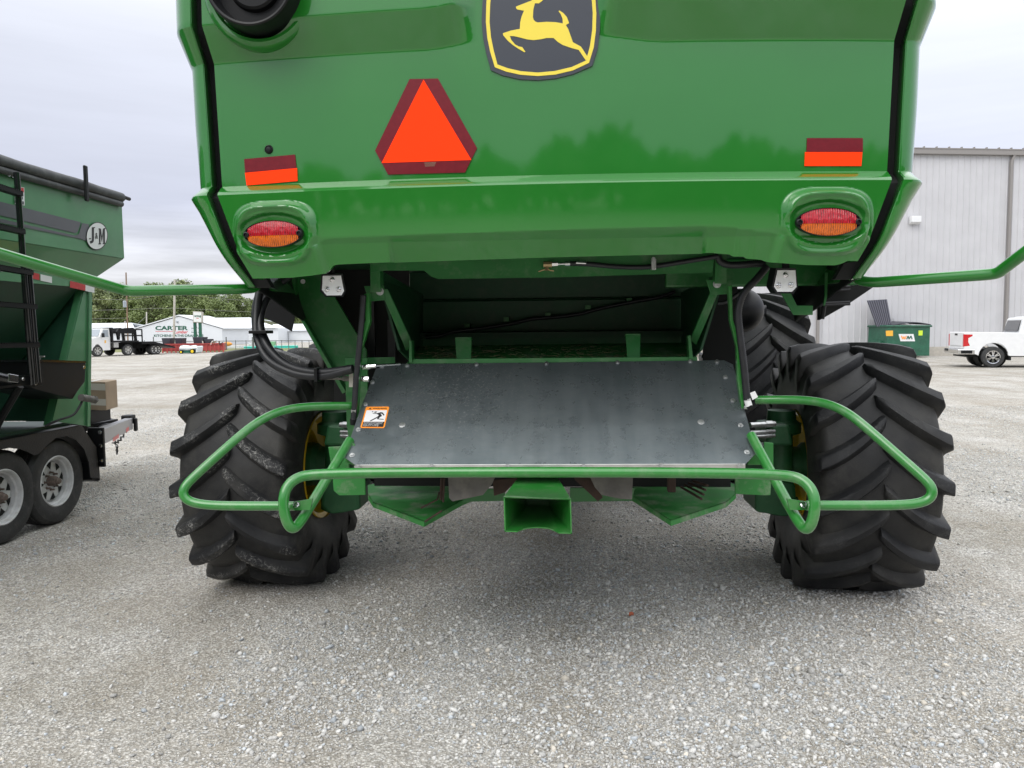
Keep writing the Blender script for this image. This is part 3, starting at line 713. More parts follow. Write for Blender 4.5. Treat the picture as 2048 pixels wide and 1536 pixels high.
# ---- hydraulic hoses sweeping down on the left
def hose(pts, r, name='hydraulic_hose', m_='hose'):
    mb = MB(); mb.tube([P(x, y, Y) for x, y, Y in pts], r, 12, smooth=8); return C(mb, name, m_, smooth=60)
hose([(536,540,3.9),(520,580,3.88),(513,630,3.85),(516,680,3.8),(540,722,3.74),(590,747,3.7),(640,752,3.68),(680,745,3.66),(706,738,3.65)], .021)
hose([(580,552,4.0),(545,580,3.95),(524,620,3.88),(522,660,3.82),(540,700,3.76),(580,733,3.71),(640,745,3.68),(706,737,3.65)], .020)
hose([(545,545,3.98),(515,590,3.92),(508,640,3.86),(520,700,3.79),(560,735,3.73),(620,747,3.71),(690,742,3.66)], .013)
hose([(600,540,4.1),(560,560,4.0),(530,610,3.95),(524,650,3.86),(556,715,3.76),(600,738,3.7)], .009)
mb = MB()
for x, y, Y in ((524,664,3.80),(636,749,3.68)):
    q = P(x, y, Y)
    if x < 600: mb.box((q.x-.05, q.y-.05, q.z-.008), (q.x+.042, q.y+.045, q.z+.008))
    else: mb.box((q.x-.008, q.y-.04, q.z-.034), (q.x+.008, q.y+.04, q.z+.034))
C(mb, 'hose_clamp', 'black', bevel=.003)
mb = MB(); 
for a, b, r in (((725,735,3.63),(740,733,3.63),.013),((740,733,3.63),(752,731.5,3.63),.010),((752,731,3.63),(800,728,3.72),.006),((724,758,3.63),(738,758,3.63),.015)):
    mb.cyl(P(*a), P(*b), r, n=8)
C(mb, 'hose_fitting', 'chrome', smooth=30)
mb = MB(); mb.cyl(P(650,757,3.75), P(690,758,3.75), .006); mb.cyl(P(686,757,3.72), P(708,758,3.72), .013); C(mb, 'coupling', 'grey_rubber', smooth=30)
# ---- brass tap and hose on the cross beam
mb = MB(); mb.cyl(P(1087,529,3.59), P(1104,529,3.59), .014, n=8); mb.cyl(P(1095,529,3.59), P(1093,541,3.585), .008); mb.tube([P(1077,543,3.585), P(1083,541,3.585), P(1093,538,3.585), P(1102,541,3.585), P(1108,542,3.585)], .003, 6); tp = C(mb, 'drain_tap', 'brass', smooth=30)
mb = MB(); mb.cyl(P(1104,528.5,3.59), P(1116,528,3.59), .012, n=6); mb.cyl(P(1116,528,3.59), P(1130,527.5,3.59), .006); mb.cyl(P(1130,527.5,3.59), P(1143,527,3.59), .011); mb.cyl(P(1152,525.5,3.59), P(1172,526.5,3.59), .012); mb.build('fitting', 'chrome', tp, smooth=30)
hs = hose([(1140,527,3.59),(1175,528,3.59),(1230,533,3.59),(1280,534.5,3.59),(1320,531,3.59),(1370,523,3.59),(1436,512.5,3.59)], .0115)
mb = MB(); q = P(1307,531,3.585); mb.box((q.x-.011, q.y-.016, q.z-.02), (q.x+.011, q.y+.02, q.z+.03)); mb.cyl(P(1307,518,3.6), P(1307,518,3.575), .011, n=6); mb.build('hose_clip', 'steel_zinc', hs, bevel=.003)

# ---- tubular guards
TR = .0215
top_bar = [P(696,905,3.42), P(606,1040,3.10), P(592,1060,3.04), P(574,1056,3.0), P(563,1010,3.0), P(566,966,3.02), P(612,944,3.08), P(700,943.5,3.1), P(1100,943.5,3.1), P(1500,943.5,3.1), P(1588,946,3.08), P(1634,974,3.02), P(1630,1018,3.0), P(1624,1058,3.0), P(1606,1062,3.04), P(1590,1040,3.10), P(1508,893,3.42)]
lo = [P(698,895,3.44), P(584,1072,2.98), P(562,940,3.04), P(640,943.5,3.1), P(1560,943.5,3.1), P(1634,945,3.04), P(1618,1076,2.98), P(1508,890,3.44)]
lo = [P(700,880,3.46), P(607,1035,3.10), P(587,1064,3.02), P(570,1043,3.0), P(563,985,3.01), P(590,952,3.06), P(650,944,3.1), P(1548,944,3.1), P(1606,955,3.06), P(1633,990,3.01), P(1627,1043,3.0), P(1612,1066,3.02), P(1590,1035,3.10), P(1502,870,3.46)]
def bspl(pts, n=8):
    pts = [pts[0]]*2+pts+[pts[-1]]*2; out = []
    for i in range(len(pts)-3):
        a, b, c, d = pts[i:i+4]
        for k in range(n):
            t = k/n; out.append((a*(1-t)**3+b*(3*t**3-6*t*t+4)+c*(-3*t**3+3*t*t+3*t+1)+d*t**3)/6)
    out.append(pts[-1]); return out
mb = MB(); mb.tube(bspl(lo, 7), TR, 18); guard = C(mb, 'rear_guard_bar', 'green_tube', smooth=60)
for pts, lug, bp in (([(705,812,3.62),(640,812,3.55),(575,816,3.45),(525,836,3.35),(480,870,3.25),(392,950,3.12),(362,978,3.08),(370,1002,3.08),(410,1011,3.08),(480,1012,3.08),(590,1012,3.08)], [(586,1004),(604,1001),(625,998),(620,1020),(586,1021)], (593,1010)),
                     ([(1512,800,3.62),(1580,799,3.55),(1640,802,3.45),(1690,820,3.35),(1735,857,3.25),(1838,948,3.12),(1868,975,3.08),(1862,1000,3.08),(1825,1010,3.08),(1755,1011,3.08),(1612,1011,3.08)], [(1574,998),(1596,1001),(1616,1004),(1616,1020),(1580,1020)], (1606,1010))):
    mb = MB(); mb.tube(bspl([P(*p) for p in pts], 6), .0195, 16); sg_ = C(mb, 'side_guard_loop', 'green_tube', smooth=60)
    mb = MB(); mb.prism([P(x, y, 3.07) for x, y in lug], (0, .012, 0)); mb.build('lug', 'green_tube', sg_, bevel=.003)
    mb = MB(); bolts(mb, [P(bp[0], bp[1]-1, 3.066)], (0, -.8, .6), .010, .006); mb.build('bolt', 'chrome', sg_, smooth=30)
for pts in ([(700,880),(718,898),(712,932),(690,925)], [(1500,870),(1516,888),(1530,930),(1495,930)]):
    mb = MB(); mb.prism([P(x, y, 3.44) for x, y in pts], (0, .02, 0)); C(mb, 'guard_foot', 'green_tube', bevel=.003)
# ---- long hand rails swung out at both sides
for pts in ([(528,535,3.62),(521,560,3.58),(510,576,3.54),(480,578,3.45),(262,582,3.22),(246,580,3.2),(0,508,2.78),(-260,430,2.45)],
            [(1702,525,3.62),(1706,545,3.6),(1716,560,3.56),(1745,565,3.5),(1975,549,3.2),(1996,546,3.17),(2048,506,3.05),(2300,330,2.7)]):
    q = bend([P(*p) for p in pts], .05, 5); mb = MB(); mb.tube(q, .0235, 18); C(mb, 'swing_out_rail', 'green_gloss', smooth=60)

# ---- under the bar: end plates, spreader pans, discharge chute
for pts in ([(664,946),(730,946),(731,990),(678,991),(667,982)], [(1470,946),(1543,946),(1541,990),(1530,991),(1470,988)]):
    mb = MB(); mb.prism([P(x, y, 3.72) for x, y in pts], (0, .012, 0)); C(mb, 'end_plate', 'green_dusty', bevel=.004)
for pts in ([(1528,884),(1547,886),(1547,948),(1528,946)], [(656,894),(694,892),(700,946),(664,946)]):
    mb = MB(); mb.prism([P(x, y, 3.80) for x, y in pts], (0, .012, 0)); C(mb, 'end_plate', 'green_dusty', bevel=.004)
def pan(front, back, wall):
    f = [P(*p) for p in front]; b = [P(*p) for p in back]
    mb = MB(); top = f+b[::-1]; mb.prism(top, (0, 0, -.006)); p_ = C(mb, 'spreader_pan', 'green_dusty')
    mb = MB()
    for a, c in zip(f, f[1:]): mb.hexa([a, c, c-Vector((0, 0, wall)), a-Vector((0, 0, wall))], [v+Vector((0, .006, 0)) for v in (a, c, c-Vector((0, 0, wall)), a-Vector((0, 0, wall)))])
    mb.build('pan_lip', 'green_dusty', p_)
    return p_
zp = P(848,1044,3.45).z
def onz(px, py, z=None): return G(px, py, zp if z is None else z)
def pan2(front, back):
    f = [onz(*p) for p in front]; b = [onz(*p) for p in back]
    mb = MB(); mb.prism(f+b[::-1], (0, 0, -.005)); p_ = C(mb, 'spreader_pan', 'green_dusty')
    for a, c in zip(f, f[1:]):
        mb = MB(); mb.hexa([a, c, c-Vector((0, 0, .028)), a-Vector((0, 0, .028))], [v+Vector((0, .005, 0)) for v in (a, c, c-Vector((0, 0, .028)), a-Vector((0, 0, .028)))]); mb.build('pan_lip', 'green_dusty', p_)
pan2([(736,988),(746,1004),(848,1042),(925,1000),(960,985)], [(736,970),(760,965),(900,962),(965,965),(970,970)])
pan2([(1262,990),(1280,1001),(1342,1040),(1452,1004),(1472,986)], [(1240,970),(1300,962),(1400,962),(1460,965),(1472,970)])
# dark discs and knives seen above the pans
mb = MB(); mb.lathe(onz(870,975)+Vector((0, .45, .1)), (0, 0, 1), [(.30, -.05), (.30, 0), (.16, .03), (.14, .2), (0, .2)], 40); C(mb, 'spreader_disc', 'rust', smooth=30)
mb = MB(); mb.lathe(onz(1285,975)+Vector((0, .35, .1)), (0, 0, 1), [(.24, -.05), (.24, 0), (.15, .02), (.13, .10), (.10, .11), (.10, .2), (0, .2)], 40); C(mb, 'spreader_disc', 'rust', smooth=30)
mb = MB(); mb.box((-1.02, 4.02, .818), (.86, 4.04, 1.25)); C(mb, 'dark_backdrop', 'black_mat')  # added black sheet that paints the shaded interior above the pans
for a in ([(883,957,3.6),(881,1000,3.6)], [(888,957,3.6),(886,1004,3.6)]):
    mb = MB(); mb.tube([P(*p) for p in a], .006, 8); C(mb, 'spreader_vane', 'rust')
mb = MB(); mb.tube([P(878,985,3.6), P(875,999,3.56), P(842,1016,3.5)], .004, 6); mb.tube([P(883,1022,3.5), P(850,1043,3.42)], .005, 6); C(mb, 'spring_tine', 'rust')
for k in range(4):
    mb = MB(); mb.tube([P(1362-8*k+24, 962+k*4, 3.75), P(1410-4*k+5, 979+k*9-8, 3.55)], .006, 8); C(mb, 'spring_tine', 'rust')
mb = MB(); mb.box((P(1336,960,3.7).x, 3.7, P(1336,985,3.7).z), (P(1352,960,3.7).x, 3.74, P(1336,950,3.7).z)); C(mb, 'vane_hub', 'rust', bevel=.004)
for pts, m_ in (([(896,950),(992,950),(984,968),(966,990),(905,1003),(898,996)], 'grey_rubber'), ([(1178,950),(1266,950),(1264,999),(1242,998),(1203,990),(1190,975)], 'grey_rubber'),
            ([(985,960),(1040,955),(1010,985),(988,992)], 'rust'), ([(1148,955),(1180,955),(1206,995),(1196,1003),(1150,960)], 'rust')):
    mb = MB(); mb.prism([P(x, y, 3.56 if m_ == 'grey_rubber' else 3.62) for x, y in pts], (0, .008, 0)); C(mb, 'deflector', m_, bevel=.002)
mb = MB(); mb.prism([P(x, y, 3.74) for x, y in [(930,978),(1010,978),(1010,1002),(925,1004)]], (0, .02, 0)); C(mb, 'cross_member', 'green_part', bevel=.002)
mb = MB(); mb.prism([P(x, y, 3.74) for x, y in [(1140,976),(1270,976),(1264,1002),(1140,1004)]], (0, .02, 0)); C(mb, 'cross_member', 'green_part', bevel=.002)
# discharge hopper in the middle: flared box with an arch cut in its floor
yf, yb = 3.12, 3.55
A, B_, D_, E_ = P(1007,994,yf), P(1142,998,yf), P(1144,1068,yf), P(1009,1064,yf)
a_, b_ = P(1040,950,yb), P(1112,950,yb); d_, e_2 = P(1098,1012,yb), P(1052,1012,yb)
fl = thing  # keep name short
mb = MB(); mb.hexa([A, B_, b_, a_], [v+Vector((0, .004, -.005)) for v in (A, B_, b_, a_)]); dc = C(mb, 'discharge_chute', 'green_tube')
mb = MB(); mb.hexa([A+Vector((0,0,-.005)), E_, e_2, a_+Vector((0,0,-.005))], [v+Vector((.005, 0, 0)) for v in (A+Vector((0,0,-.005)), E_, e_2, a_+Vector((0,0,-.005)))]); mb.build('chute_cheek', 'green_tube', dc)
mb = MB(); mb.hexa([B_+Vector((0,0,-.005)), D_, d_, b_+Vector((0,0,-.005))], [v-Vector((.005, 0, 0)) for v in (B_+Vector((0,0,-.005)), D_, d_, b_+Vector((0,0,-.005)))]); mb.build('chute_cheek', 'green_tube', dc)
arc = [(1009,1064),(1035,1064),(1044,1060),(1056,1056.5),(1076,1055),(1096,1057),(1108,1061),(1116,1068),(1144,1068)]
arc = [P(x, y, yf) + Vector((0, max(0, (1064.5-y))*.012, 0)) for x, y in arc]
arc = [Vector((p.x, p.y+.0, p.z)) for p in arc]
fr = [E_, P(1035,1064.5,yf), P(1044,1061,yf+.05), P(1056,1057.5,yf+.09), P(1076,1056,yf+.11), P(1096,1058,yf+.09), P(1108,1062,yf+.05), P(1117,1067,yf), D_]
mb = MB(); mb.prism(fr+[d_, e_2], (0, 0, .005)); mb.build('chute_floor', 'green_tube', dc)
mb = MB(); mb.hexa([a_, b_, d_, e_2], [v+Vector((0, .004, 0)) for v in (a_, b_, d_, e_2)]); mb.build('chute_back', 'green_part', dc)

# ---- wheels
def make_tyre_mesh(name, R, w, rim, lug_h, n_lug, half_top=.026, squash=.035):
    mb = MB(); hw = w/2
    Rc = R-lug_h
    # carcass section: (x, r)
    sec = []
    for t in np.linspace(-1, 1, 25):     # crown
        sec.append((t*hw*.86, Rc-.034*(R/.8)*abs(t)**2.4))
    side = [(hw*.915, Rc-.065*R/.8), (hw*.955, Rc-.12*R/.8), (hw*.985, Rc-.19*R/.8), (hw*.99, (Rc+rim)/2-.03), (hw*.955, rim+.10), (hw*.90, rim+.055), (hw*.87, rim+.035), (hw*.865, rim+.012), (hw*.83, rim-.005), (hw*.78, rim-.008)]
    sec = [(-x, r) for x, r in reversed(side)] + sec + side
    def flat(p):
        x, y, z = p
        lim = -(R-squash)
        if z < lim+.10:
            k = (lim+.10-z)/.10; x *= 1+.05*min(1, k)
        if z < lim: z = lim+(z-lim)*.03
        return (x, y, z)
    nseg = 150; rings = []
    for k in range(nseg):
        a = 2*math.pi*k/nseg; rings.append([flat((x, -r*math.cos(a), r*math.sin(a))) for x, r in sec])
    rings.append(rings[0]); mb.loft(rings, False, False, closed=False)
    pitch = 2*math.pi/n_lug
    for sgn in (-1, 1):
        for i in range(n_lug):
            a0 = pitch*(i+(.5 if sgn > 0 else 0))
            secs = []; T = 13
            for j in range(T+1):
                t = j/T
                x = (-.035+t*(.97+.035))*hw
                s = (.40*t - .13*t*t)*R/.8*.98        # swept back, straighter towards the shoulder
                tx = min(1, abs(x)/(hw*.86))
                rc = Rc-.034*(R/.8)*tx**2.4 - (.06*R/.8*max(0, (x/hw-.86)/.11))
                rt = R-.012*tx**3*R/.8 - .012*max(0, (x/hw-.80)/.17)*R/.8
                if j == 0: rt -= .010
                wt = half_top*(1+.5*t)*R/.8; wb = wt+.026*R/.8
                if j == 0: wt *= .75; wb *= .8
                secs.append((x, x, s, rc, rt, wt, wb))
            # shoulder: bar runs down over the edge of the tread
            x = hw*1.0; s = .275*R/.8
            secs.append((hw*1.01, hw*1.0, s, Rc-.13*R/.8, R-.052*R/.8, half_top*1.45*R/.8, half_top*1.45*R/.8+.014))
            secs.append((hw*1.012, hw*.99, s+.008, Rc-.20*R/.8, Rc-.125*R/.8, half_top*1.35*R/.8, half_top*1.35*R/.8+.01))
            rg = []
            for xt, xb, s, rc, rt, wt, wb in secs:
                q = []
                for xx, rr, da in ((xb, rc-.012, -wb*1.15), (xb, rc+.006, -wb), (xt, rt-.010, -wt-.003), (xt, rt, -wt+.008), (xt, rt, wt-.008), (xt, rt-.010, wt+.003), (xb, rc+.006, wb), (xb, rc-.012, wb*1.15)):
                    a = a0-(s+da)/R
                    q.append(flat((sgn*xx, -rr*math.cos(a), rr*math.sin(a))))
                rg.append(q)
            mb.loft(rg, True, True)
    me = bpy.data.meshes.new(name); me.from_pydata(mb.v, [], mb.f)
    bm = bmesh.new(); bm.from_mesh(me); bmesh.ops.recalc_face_normals(bm, faces=bm.faces); bm.to_mesh(me); bm.free()
    me.polygons.foreach_set('use_smooth', [True]*len(me.polygons)); me.set_sharp_from_angle(angle=R_(48)); me.update()
    return me
def rubber_material():
    mt = bpy.data.materials.new('tyre_rubber'); mt.use_nodes = True; n = mt.node_tree.nodes; l = mt.node_tree.links; b = n['Principled BSDF']
    tcd = n.new('ShaderNodeTexCoord')
    def noise(s, d, r=.6, dist=0.):
        t = n.new('ShaderNodeTexNoise'); t.inputs['Scale'].default_value = s; t.inputs['Detail'].default_value = d; t.inputs['Roughness'].default_value = r; t.inputs['Distortion'].default_value = dist
        l.new(tcd.outputs['Object'], t.inputs['Vector']); return t
    def mr(src, a, b_, c=0., d=1.):
        m_ = n.new('ShaderNodeMapRange'); m_.inputs[1].default_value = a; m_.inputs[2].default_value = b_; m_.inputs[3].default_value = c; m_.inputs[4].default_value = d; l.new(src, m_.inputs[0]); return m_.outputs[0]
    def mix(f, a, b_):
        m_ = n.new('ShaderNodeMix'); m_.data_type = 'RGBA'; l.new(f, m_.inputs[0])
        for k, v in ((6, a), (7, b_)):
            if isinstance(v, tuple): m_.inputs[k].default_value = (*v, 1)
            else: l.new(v, m_.inputs[k])
        return m_.outputs[2]
    c = mix(mr(noise(5, 6).outputs[0], .35, .7), (.009, .0095, .011), (.024, .0245, .026))
    c = mix(mr(noise(2.2, 4).outputs[0], .5, .75, 0, .55), c, (.072, .069, .063))
    # pale chalky scuffs, mostly on the bar tops (far from the axle)
    sep_ = n.new('ShaderNodeSeparateXYZ'); l.new(tcd.outputs['Object'], sep_.inputs[0])
    cx = n.new('ShaderNodeCombineXYZ'); l.new(sep_.outputs[1], cx.inputs[1]); l.new(sep_.outputs[2], cx.inputs[2])
    ln = n.new('ShaderNodeVectorMath'); ln.operation = 'LENGTH'; l.new(cx.outputs[0], ln.inputs[0])
    attr = n.new('ShaderNodeObjectInfo')
    wl_ = mr(ln.outputs['Value'], .722, .748, 1, 0); wm_ = n.new('ShaderNodeMath'); wm_.operation = 'MULTIPLY'; l.new(wl_, wm_.inputs[0]); l.new(mr(noise(6, 7, .7).outputs[0], .36, .62, 0, .8), wm_.inputs[1])
    c = mix(wm_.outputs[0], c, (.052, .050, .045))
    top = mr(ln.outputs['Value'], .748, .768)
    sc1 = mr(noise(3.2, 3).outputs[0], .46, .58); sc2 = mr(noise(24, 10, .88, 2.2).outputs[0], .53, .58)
    ml = n.new('ShaderNodeMath'); ml.operation = 'MULTIPLY'; l.new(sc1, ml.inputs[0]); l.new(sc2, ml.inputs[1])
    ml2 = n.new('ShaderNodeMath'); ml2.operation = 'MULTIPLY'; l.new(ml.outputs[0], ml2.inputs[0]); l.new(top, ml2.inputs[1])
    sepc = n.new('ShaderNodeSeparateColor'); l.new(attr.outputs['Color'], sepc.inputs[0])
    ml3 = n.new('ShaderNodeMath'); ml3.operation = 'MULTIPLY'; l.new(ml2.outputs[0], ml3.inputs[0]); l.new(sepc.outputs[0], ml3.inputs[1])
    c = mix(ml3.outputs[0], c, (.30, .295, .28))
    c = mix(mr(noise(90, 6, .8).outputs[0], .67, .74, 0, .35), c, (.28, .27, .25))
    l.new(c, b.inputs['Base Color']); b.inputs['Roughness'].default_value = .5; b.inputs['Specular IOR Level'].default_value = .3
    nb = noise(120, 5, .7); bp = n.new('ShaderNodeBump'); bp.inputs['Strength'].default_value = .35; bp.inputs['Distance'].default_value = .006
    l.new(nb.outputs[0], bp.inputs['Height']); l.new(bp.outputs[0], b.inputs['Normal'])
    return mt
M['tyre_rubber'] = rubber_material()
def put_mesh(name, me, parent, loc, rot, material, color=None):
    o = bpy.data.objects.new(name, me); COL.objects.link(o)
    if not me.materials: me.materials.append(M[material])
    o.parent = parent; o.matrix_parent_inverse = WM[parent.name].inverted()
    o.location = loc; o.rotation_euler = rot
    if color: o.color = color
    WM[o.name] = Matrix.Translation(Vector(loc)) @ Euler(rot).to_matrix().to_4x4()
    return o
RR = .79; SQ = .038
rear_tyre = make_tyre_mesh('rear_tyre', RR, .72, .35, .049, 18, squash=SQ, half_top=.025)
FR = 1.03
front_tyre = make_tyre_mesh('front_tyre', FR, .82, .50, .06, 21, half_top=.024, squash=.05)
def rim_mesh(R, w, name):
    mb = MB(); mb.lathe((0, 0, 0), (1, 0, 0), [(R+.022, -w/2), (R+.024, -w/2+.012), (R-.01, -w/2+.02), (R-.035, -w/2+.07), (R-.04, -w/2+.10), (R-.085, -w/2+.13), (R-.095, -.02), (R-.13, .0), (R-.20, .02), (.12, .03), (.10, .05), (0, .05)], 72)
    mb.lathe((0, 0, 0), (1, 0, 0), [(R+.022, w/2), (R+.024, w/2-.012), (R-.01, w/2-.02), (R-.035, w/2-.07), (R-.04, w/2-.10), (R-.085, w/2-.13), (R-.09, .0)], 72)
    me = bpy.data.meshes.new(name); me.from_pydata(mb.v, [], mb.f); me.polygons.foreach_set('use_smooth', [True]*len(me.polygons)); me.set_sharp_from_angle(angle=R_(35)); me.update(); return me
rr_me = rim_mesh(.335, .64, 'rear_rim'); fr_me = rim_mesh(.49, .72, 'front_rim')
STEER = R_(-2.5)
AY = 5.06; REAR = [(-1.935, AY), (1.80, AY)]
FRONT = [(-2.18, 8.5), (2.03, 8.5)]
for (x, y), ph, cc in ((REAR[0], 4, (1, 0, 0, 1)), (REAR[1], 11, (.12, 0, 0, 1))):
    ty = put_mesh('tyre', rear_tyre, combine, (x, y, RR-SQ), (R_(ph), 0, STEER), 'tyre_rubber', cc)
    put_mesh('rim', rr_me, combine, (x, y, RR-SQ), (0, 0, STEER+(math.pi if x > 0 else 0)+math.pi), 'yellow')
for (x, y), ph in ((FRONT[0], 3), (FRONT[1], 9)):
    put_mesh('tyre', front_tyre, combine, (x, y, FR-.05), (R_(ph), 0, 0), 'tyre_rubber', (.15, 0, 0, 1))
    put_mesh('rim', fr_me, combine, (x, y, FR-.05), (0, 0, (math.pi if x > 0 else 0)+math.pi), 'yellow')
# axle, knuckles and wheel motors
mb = MB(); mb.box((-1.5, 4.98, .66), (1.4, 5.20, .88)); C(mb, 'rear_axle', 'green_axle_shade', bevel=.02)
mb = MB(); mb.box((-1.6, 8.38, .85), (1.5, 8.62, 1.1)); C(mb, 'front_axle', 'green_part', bevel=.02)
for sg in (-1, 1):
    hx = REAR[0][0] if sg < 0 else REAR[1][0]; inn = -sg
    def hb_(u): return hx+inn*u
    mb = MB()
    mb.lathe((hb_(.02), AY, .752), (inn, 0, 0), [(.165, .0), (.165, .10), (.15, .12), (.145, .24), (.12, .27), (.11, .42), (0, .42)], 36)
    mot = C(mb, 'wheel_motor', 'green_axle_shade', smooth=30)
    mb = MB(); mb.lathe((hb_(.43), AY-.11, .46), (0, 0, 1), [(.08, 0), (.11, .02), (.11, .10), (.08, .12), (.07, .50), (.12, .52), (.12, .58), (.09, .60), (.085, .66), (0, .66)], 30); C(mb, 'steering_knuckle', 'green_axle_shade', smooth=30)
    mb = MB(); mb.prism([(hb_(.36), 4.80, .52), (hb_(.42), 4.80, .47), (hb_(.62), 4.80, .50), (hb_(.62), 4.80, .62), (hb_(.52), 4.80, .70), (hb_(.38), 4.80, .68)], (0, .35, 0)); C(mb, 'steering_arm', 'green_axle_shade', bevel=.02)
    mb = MB(); mb.prism([(hb_(.42), 4.71, .93), (hb_(.58), 4.71, .93), (hb_(.58), 4.71, 1.05), (hb_(.45), 4.71, 1.06)], (0, .3, 0)); C(mb, 'valve_block', 'green_axle_shade', bevel=.015)
    mb = MB()
    for dz in (1.065, 1.02, .995):
        mb.cyl((hb_(.54), 4.69, dz), (hb_(.70), 4.63, dz), .016 if dz > 1.05 else .011, n=12); mb.cyl((hb_(.56), 4.685, dz), (hb_(.60), 4.67, dz), .021 if dz > 1.05 else .015, n=6)
    C(mb, 'hydraulic_fitting', 'steel_zinc', smooth=30)
    mb = MB(); bolts(mb, [(hb_(.14), AY+.14*math.cos(a), .752+.14*math.sin(a)) for a in np.linspace(0, 2*math.pi, 11)[:-1]], (inn, 0, 0), .014, .014); mb.build('bolt_circle', 'steel_zinc', mot)

# chaff left on the chute floor
g2 = random.Random(5); mb = MB()
for k in range(420):
    x = g2.uniform(835, 1395); y = g2.uniform(693, 722); yy = 4.6-(y-688)/34*.68
    p = P(x, y, yy)+Vector((0, 0, .004)); a = g2.uniform(0, 3.14); l_ = g2.uniform(.006, .028); d_ = Vector((math.cos(a)*l_, math.sin(a)*l_, g2.uniform(0, .004))); w_ = Vector((-math.sin(a), math.cos(a), 0))*.0012
    mb.hexa([p-d_-w_, p-d_+w_, p-d_+w_+Vector((0,0,.002)), p-d_-w_+Vector((0,0,.002))], [p+d_-w_, p+d_+w_, p+d_+w_+Vector((0,0,.002)), p+d_-w_+Vector((0,0,.002))])
mat('straw', (.20, .17, .09), .9, var=.3, vscale=60)
tag(mb.build('chaff', 'straw'), 'bits of straw and chaff on the floor of the machine', 'chaff', kind='stuff')
mat('tread_plate', (.008, .008, .009), .45, coat=.1, bump=.3, bscale=80)
mat('rim_white', (.58, .59, .6), .45, var=.12, vscale=12, dust=(.3, .25, .2), dust_amt=.35, dscale=20)
mat('lid_light', (.10, .10, .13), .5)
mat('rust_hub', (.12, .09, .075), .6, var=.3, vscale=40)
mat('frame_silver', (.30, .30, .31), .38, metal=.5, var=.1)
mat('warn_yellow', (.85, .45, .05), .5)
mat('metal_wall', (.55, .55, .57), .45, var=.04, vscale=1.2); mat('gutter_brown', (.26, .245, .235), .5)
# ============================================================ grain cart
CX = -4.25
cart = thing('grain_cart', (-5.4, 5.6, 0), 'dark green two-axle seed tender cart with black ladder and white oval badge', 'grain cart')
def K(mb, name, material, **k): return mb.build(name, material, cart, **k)
zt, zm = 2.885, 2.37; y0, y1 = 2.6, 7.24; xw = -6.7
# upper box: outer walls as a thick open shell
mb = MB()
mb.loft([[(CX, y0, z), (CX, y1, z), (xw, y1, z), (xw, y0, z)] for z in (zm, zt)], False, False)
hop = K(mb, 'hopper', 'cart_green', solid=.02)
mb = MB(); mb.loft([[(CX, y0, zm), (CX, y1, zm), (xw, y1, zm), (xw, y0, zm)], [(CX-.10, y0+.2, 2.16), (CX-.10, y1-.33, 2.16), (xw+.10, y1-.33, 2.16), (xw+.10, y0+.2, 2.16)]], False, False)
K(mb, 'hopper_slope', 'cart_green', solid=.012)
mb = MB(); mb.loft([[(CX-.10, y0+.2, z), (CX-.10, y1-.45, z), (xw+.10, y1-.45, z), (xw+.10, y0+.2, z)] for z in (2.165, 2.065)], False, False)
K(mb, 'lower_band', 'cart_green', solid=.02)
mb = MB(); mb.loft([[(CX-.14, y0+.2, 2.07), (CX-.14, y1-.50, 2.07), (xw+.14, y1-.50, 2.07), (xw+.14, y0+.2, 2.07)], [(-5.15, y0+1.2, .82), (-5.15, y1-1.0, .82), (-5.75, y1-1.0, .82), (-5.75, y0+1.2, .82)]], False, True)
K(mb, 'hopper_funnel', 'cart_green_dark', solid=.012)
# front leg plate and its folded flank
A1 = [PX(x, y, -4.36) for x, y in ((169,577),(185,576),(181,853),(105,842))]
mb = MB(); mb.prism(A1, (-.012, 0, 0)); lg = K(mb, 'leg_plate', 'cart_green', bevel=.002)
mb = MB(); q = PX(177,577,-4.352), PX(180,577,-4.352), PX(177,853,-4.352), PX(173,853,-4.352); mb.prism(q, (.01, 0, 0)); mb.build('edge_rib', 'cart_green', lg)
B1 = [PX(155,580,-4.43), PX(169,577,-4.37), PX(105,842,-4.37), PX(90,851,-4.43)]
mb = MB(); mb.hexa(B1, [v+Vector((-.01, -.01, 0)) for v in B1]); K(mb, 'leg_flank', 'cart_green')
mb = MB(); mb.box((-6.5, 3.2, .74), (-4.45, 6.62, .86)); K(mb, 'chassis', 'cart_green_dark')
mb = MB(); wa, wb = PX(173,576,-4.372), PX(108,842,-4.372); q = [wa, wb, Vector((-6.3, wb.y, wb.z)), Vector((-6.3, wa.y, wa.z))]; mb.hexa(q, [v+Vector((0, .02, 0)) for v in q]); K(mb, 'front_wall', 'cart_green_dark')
# tarp roll, rail and its stop
mb = MB(); pts = [Vector((CX+.02, y, zt+.070+.0015*math.sin(y*7)-.004*(y-5))) for y in np.linspace(2.5, 7.22, 40)]
mb.tube(pts, .047, 14, radii=lambda t: .047+.0015*math.sin(t*60)+.002*math.sin(t*23+1)); tr = K(mb, 'tarp_roll', 'tarp', smooth=60)
mb = MB(); mb.cyl((CX+.02, 7.2, zt+.075), (CX+.02, 7.36, zt+.07), .018); mb.build('roll_tube', 'black', tr, smooth=40)
mb = MB(); mb.tube([(CX+.03, 2.5, zt+.005), (CX+.03, 7.20, zt-.005)], .028, 12); K(mb, 'tarp_rail', 'tarp', smooth=60)
mb = MB(); q = PX(172,368,CX+.09); mb.box((q.x-.01, q.y-.025, q.z-.15), (q.x+.012, q.y+.025, q.z+.16)); K(mb, 'tarp_stop', 'black', bevel=.01)
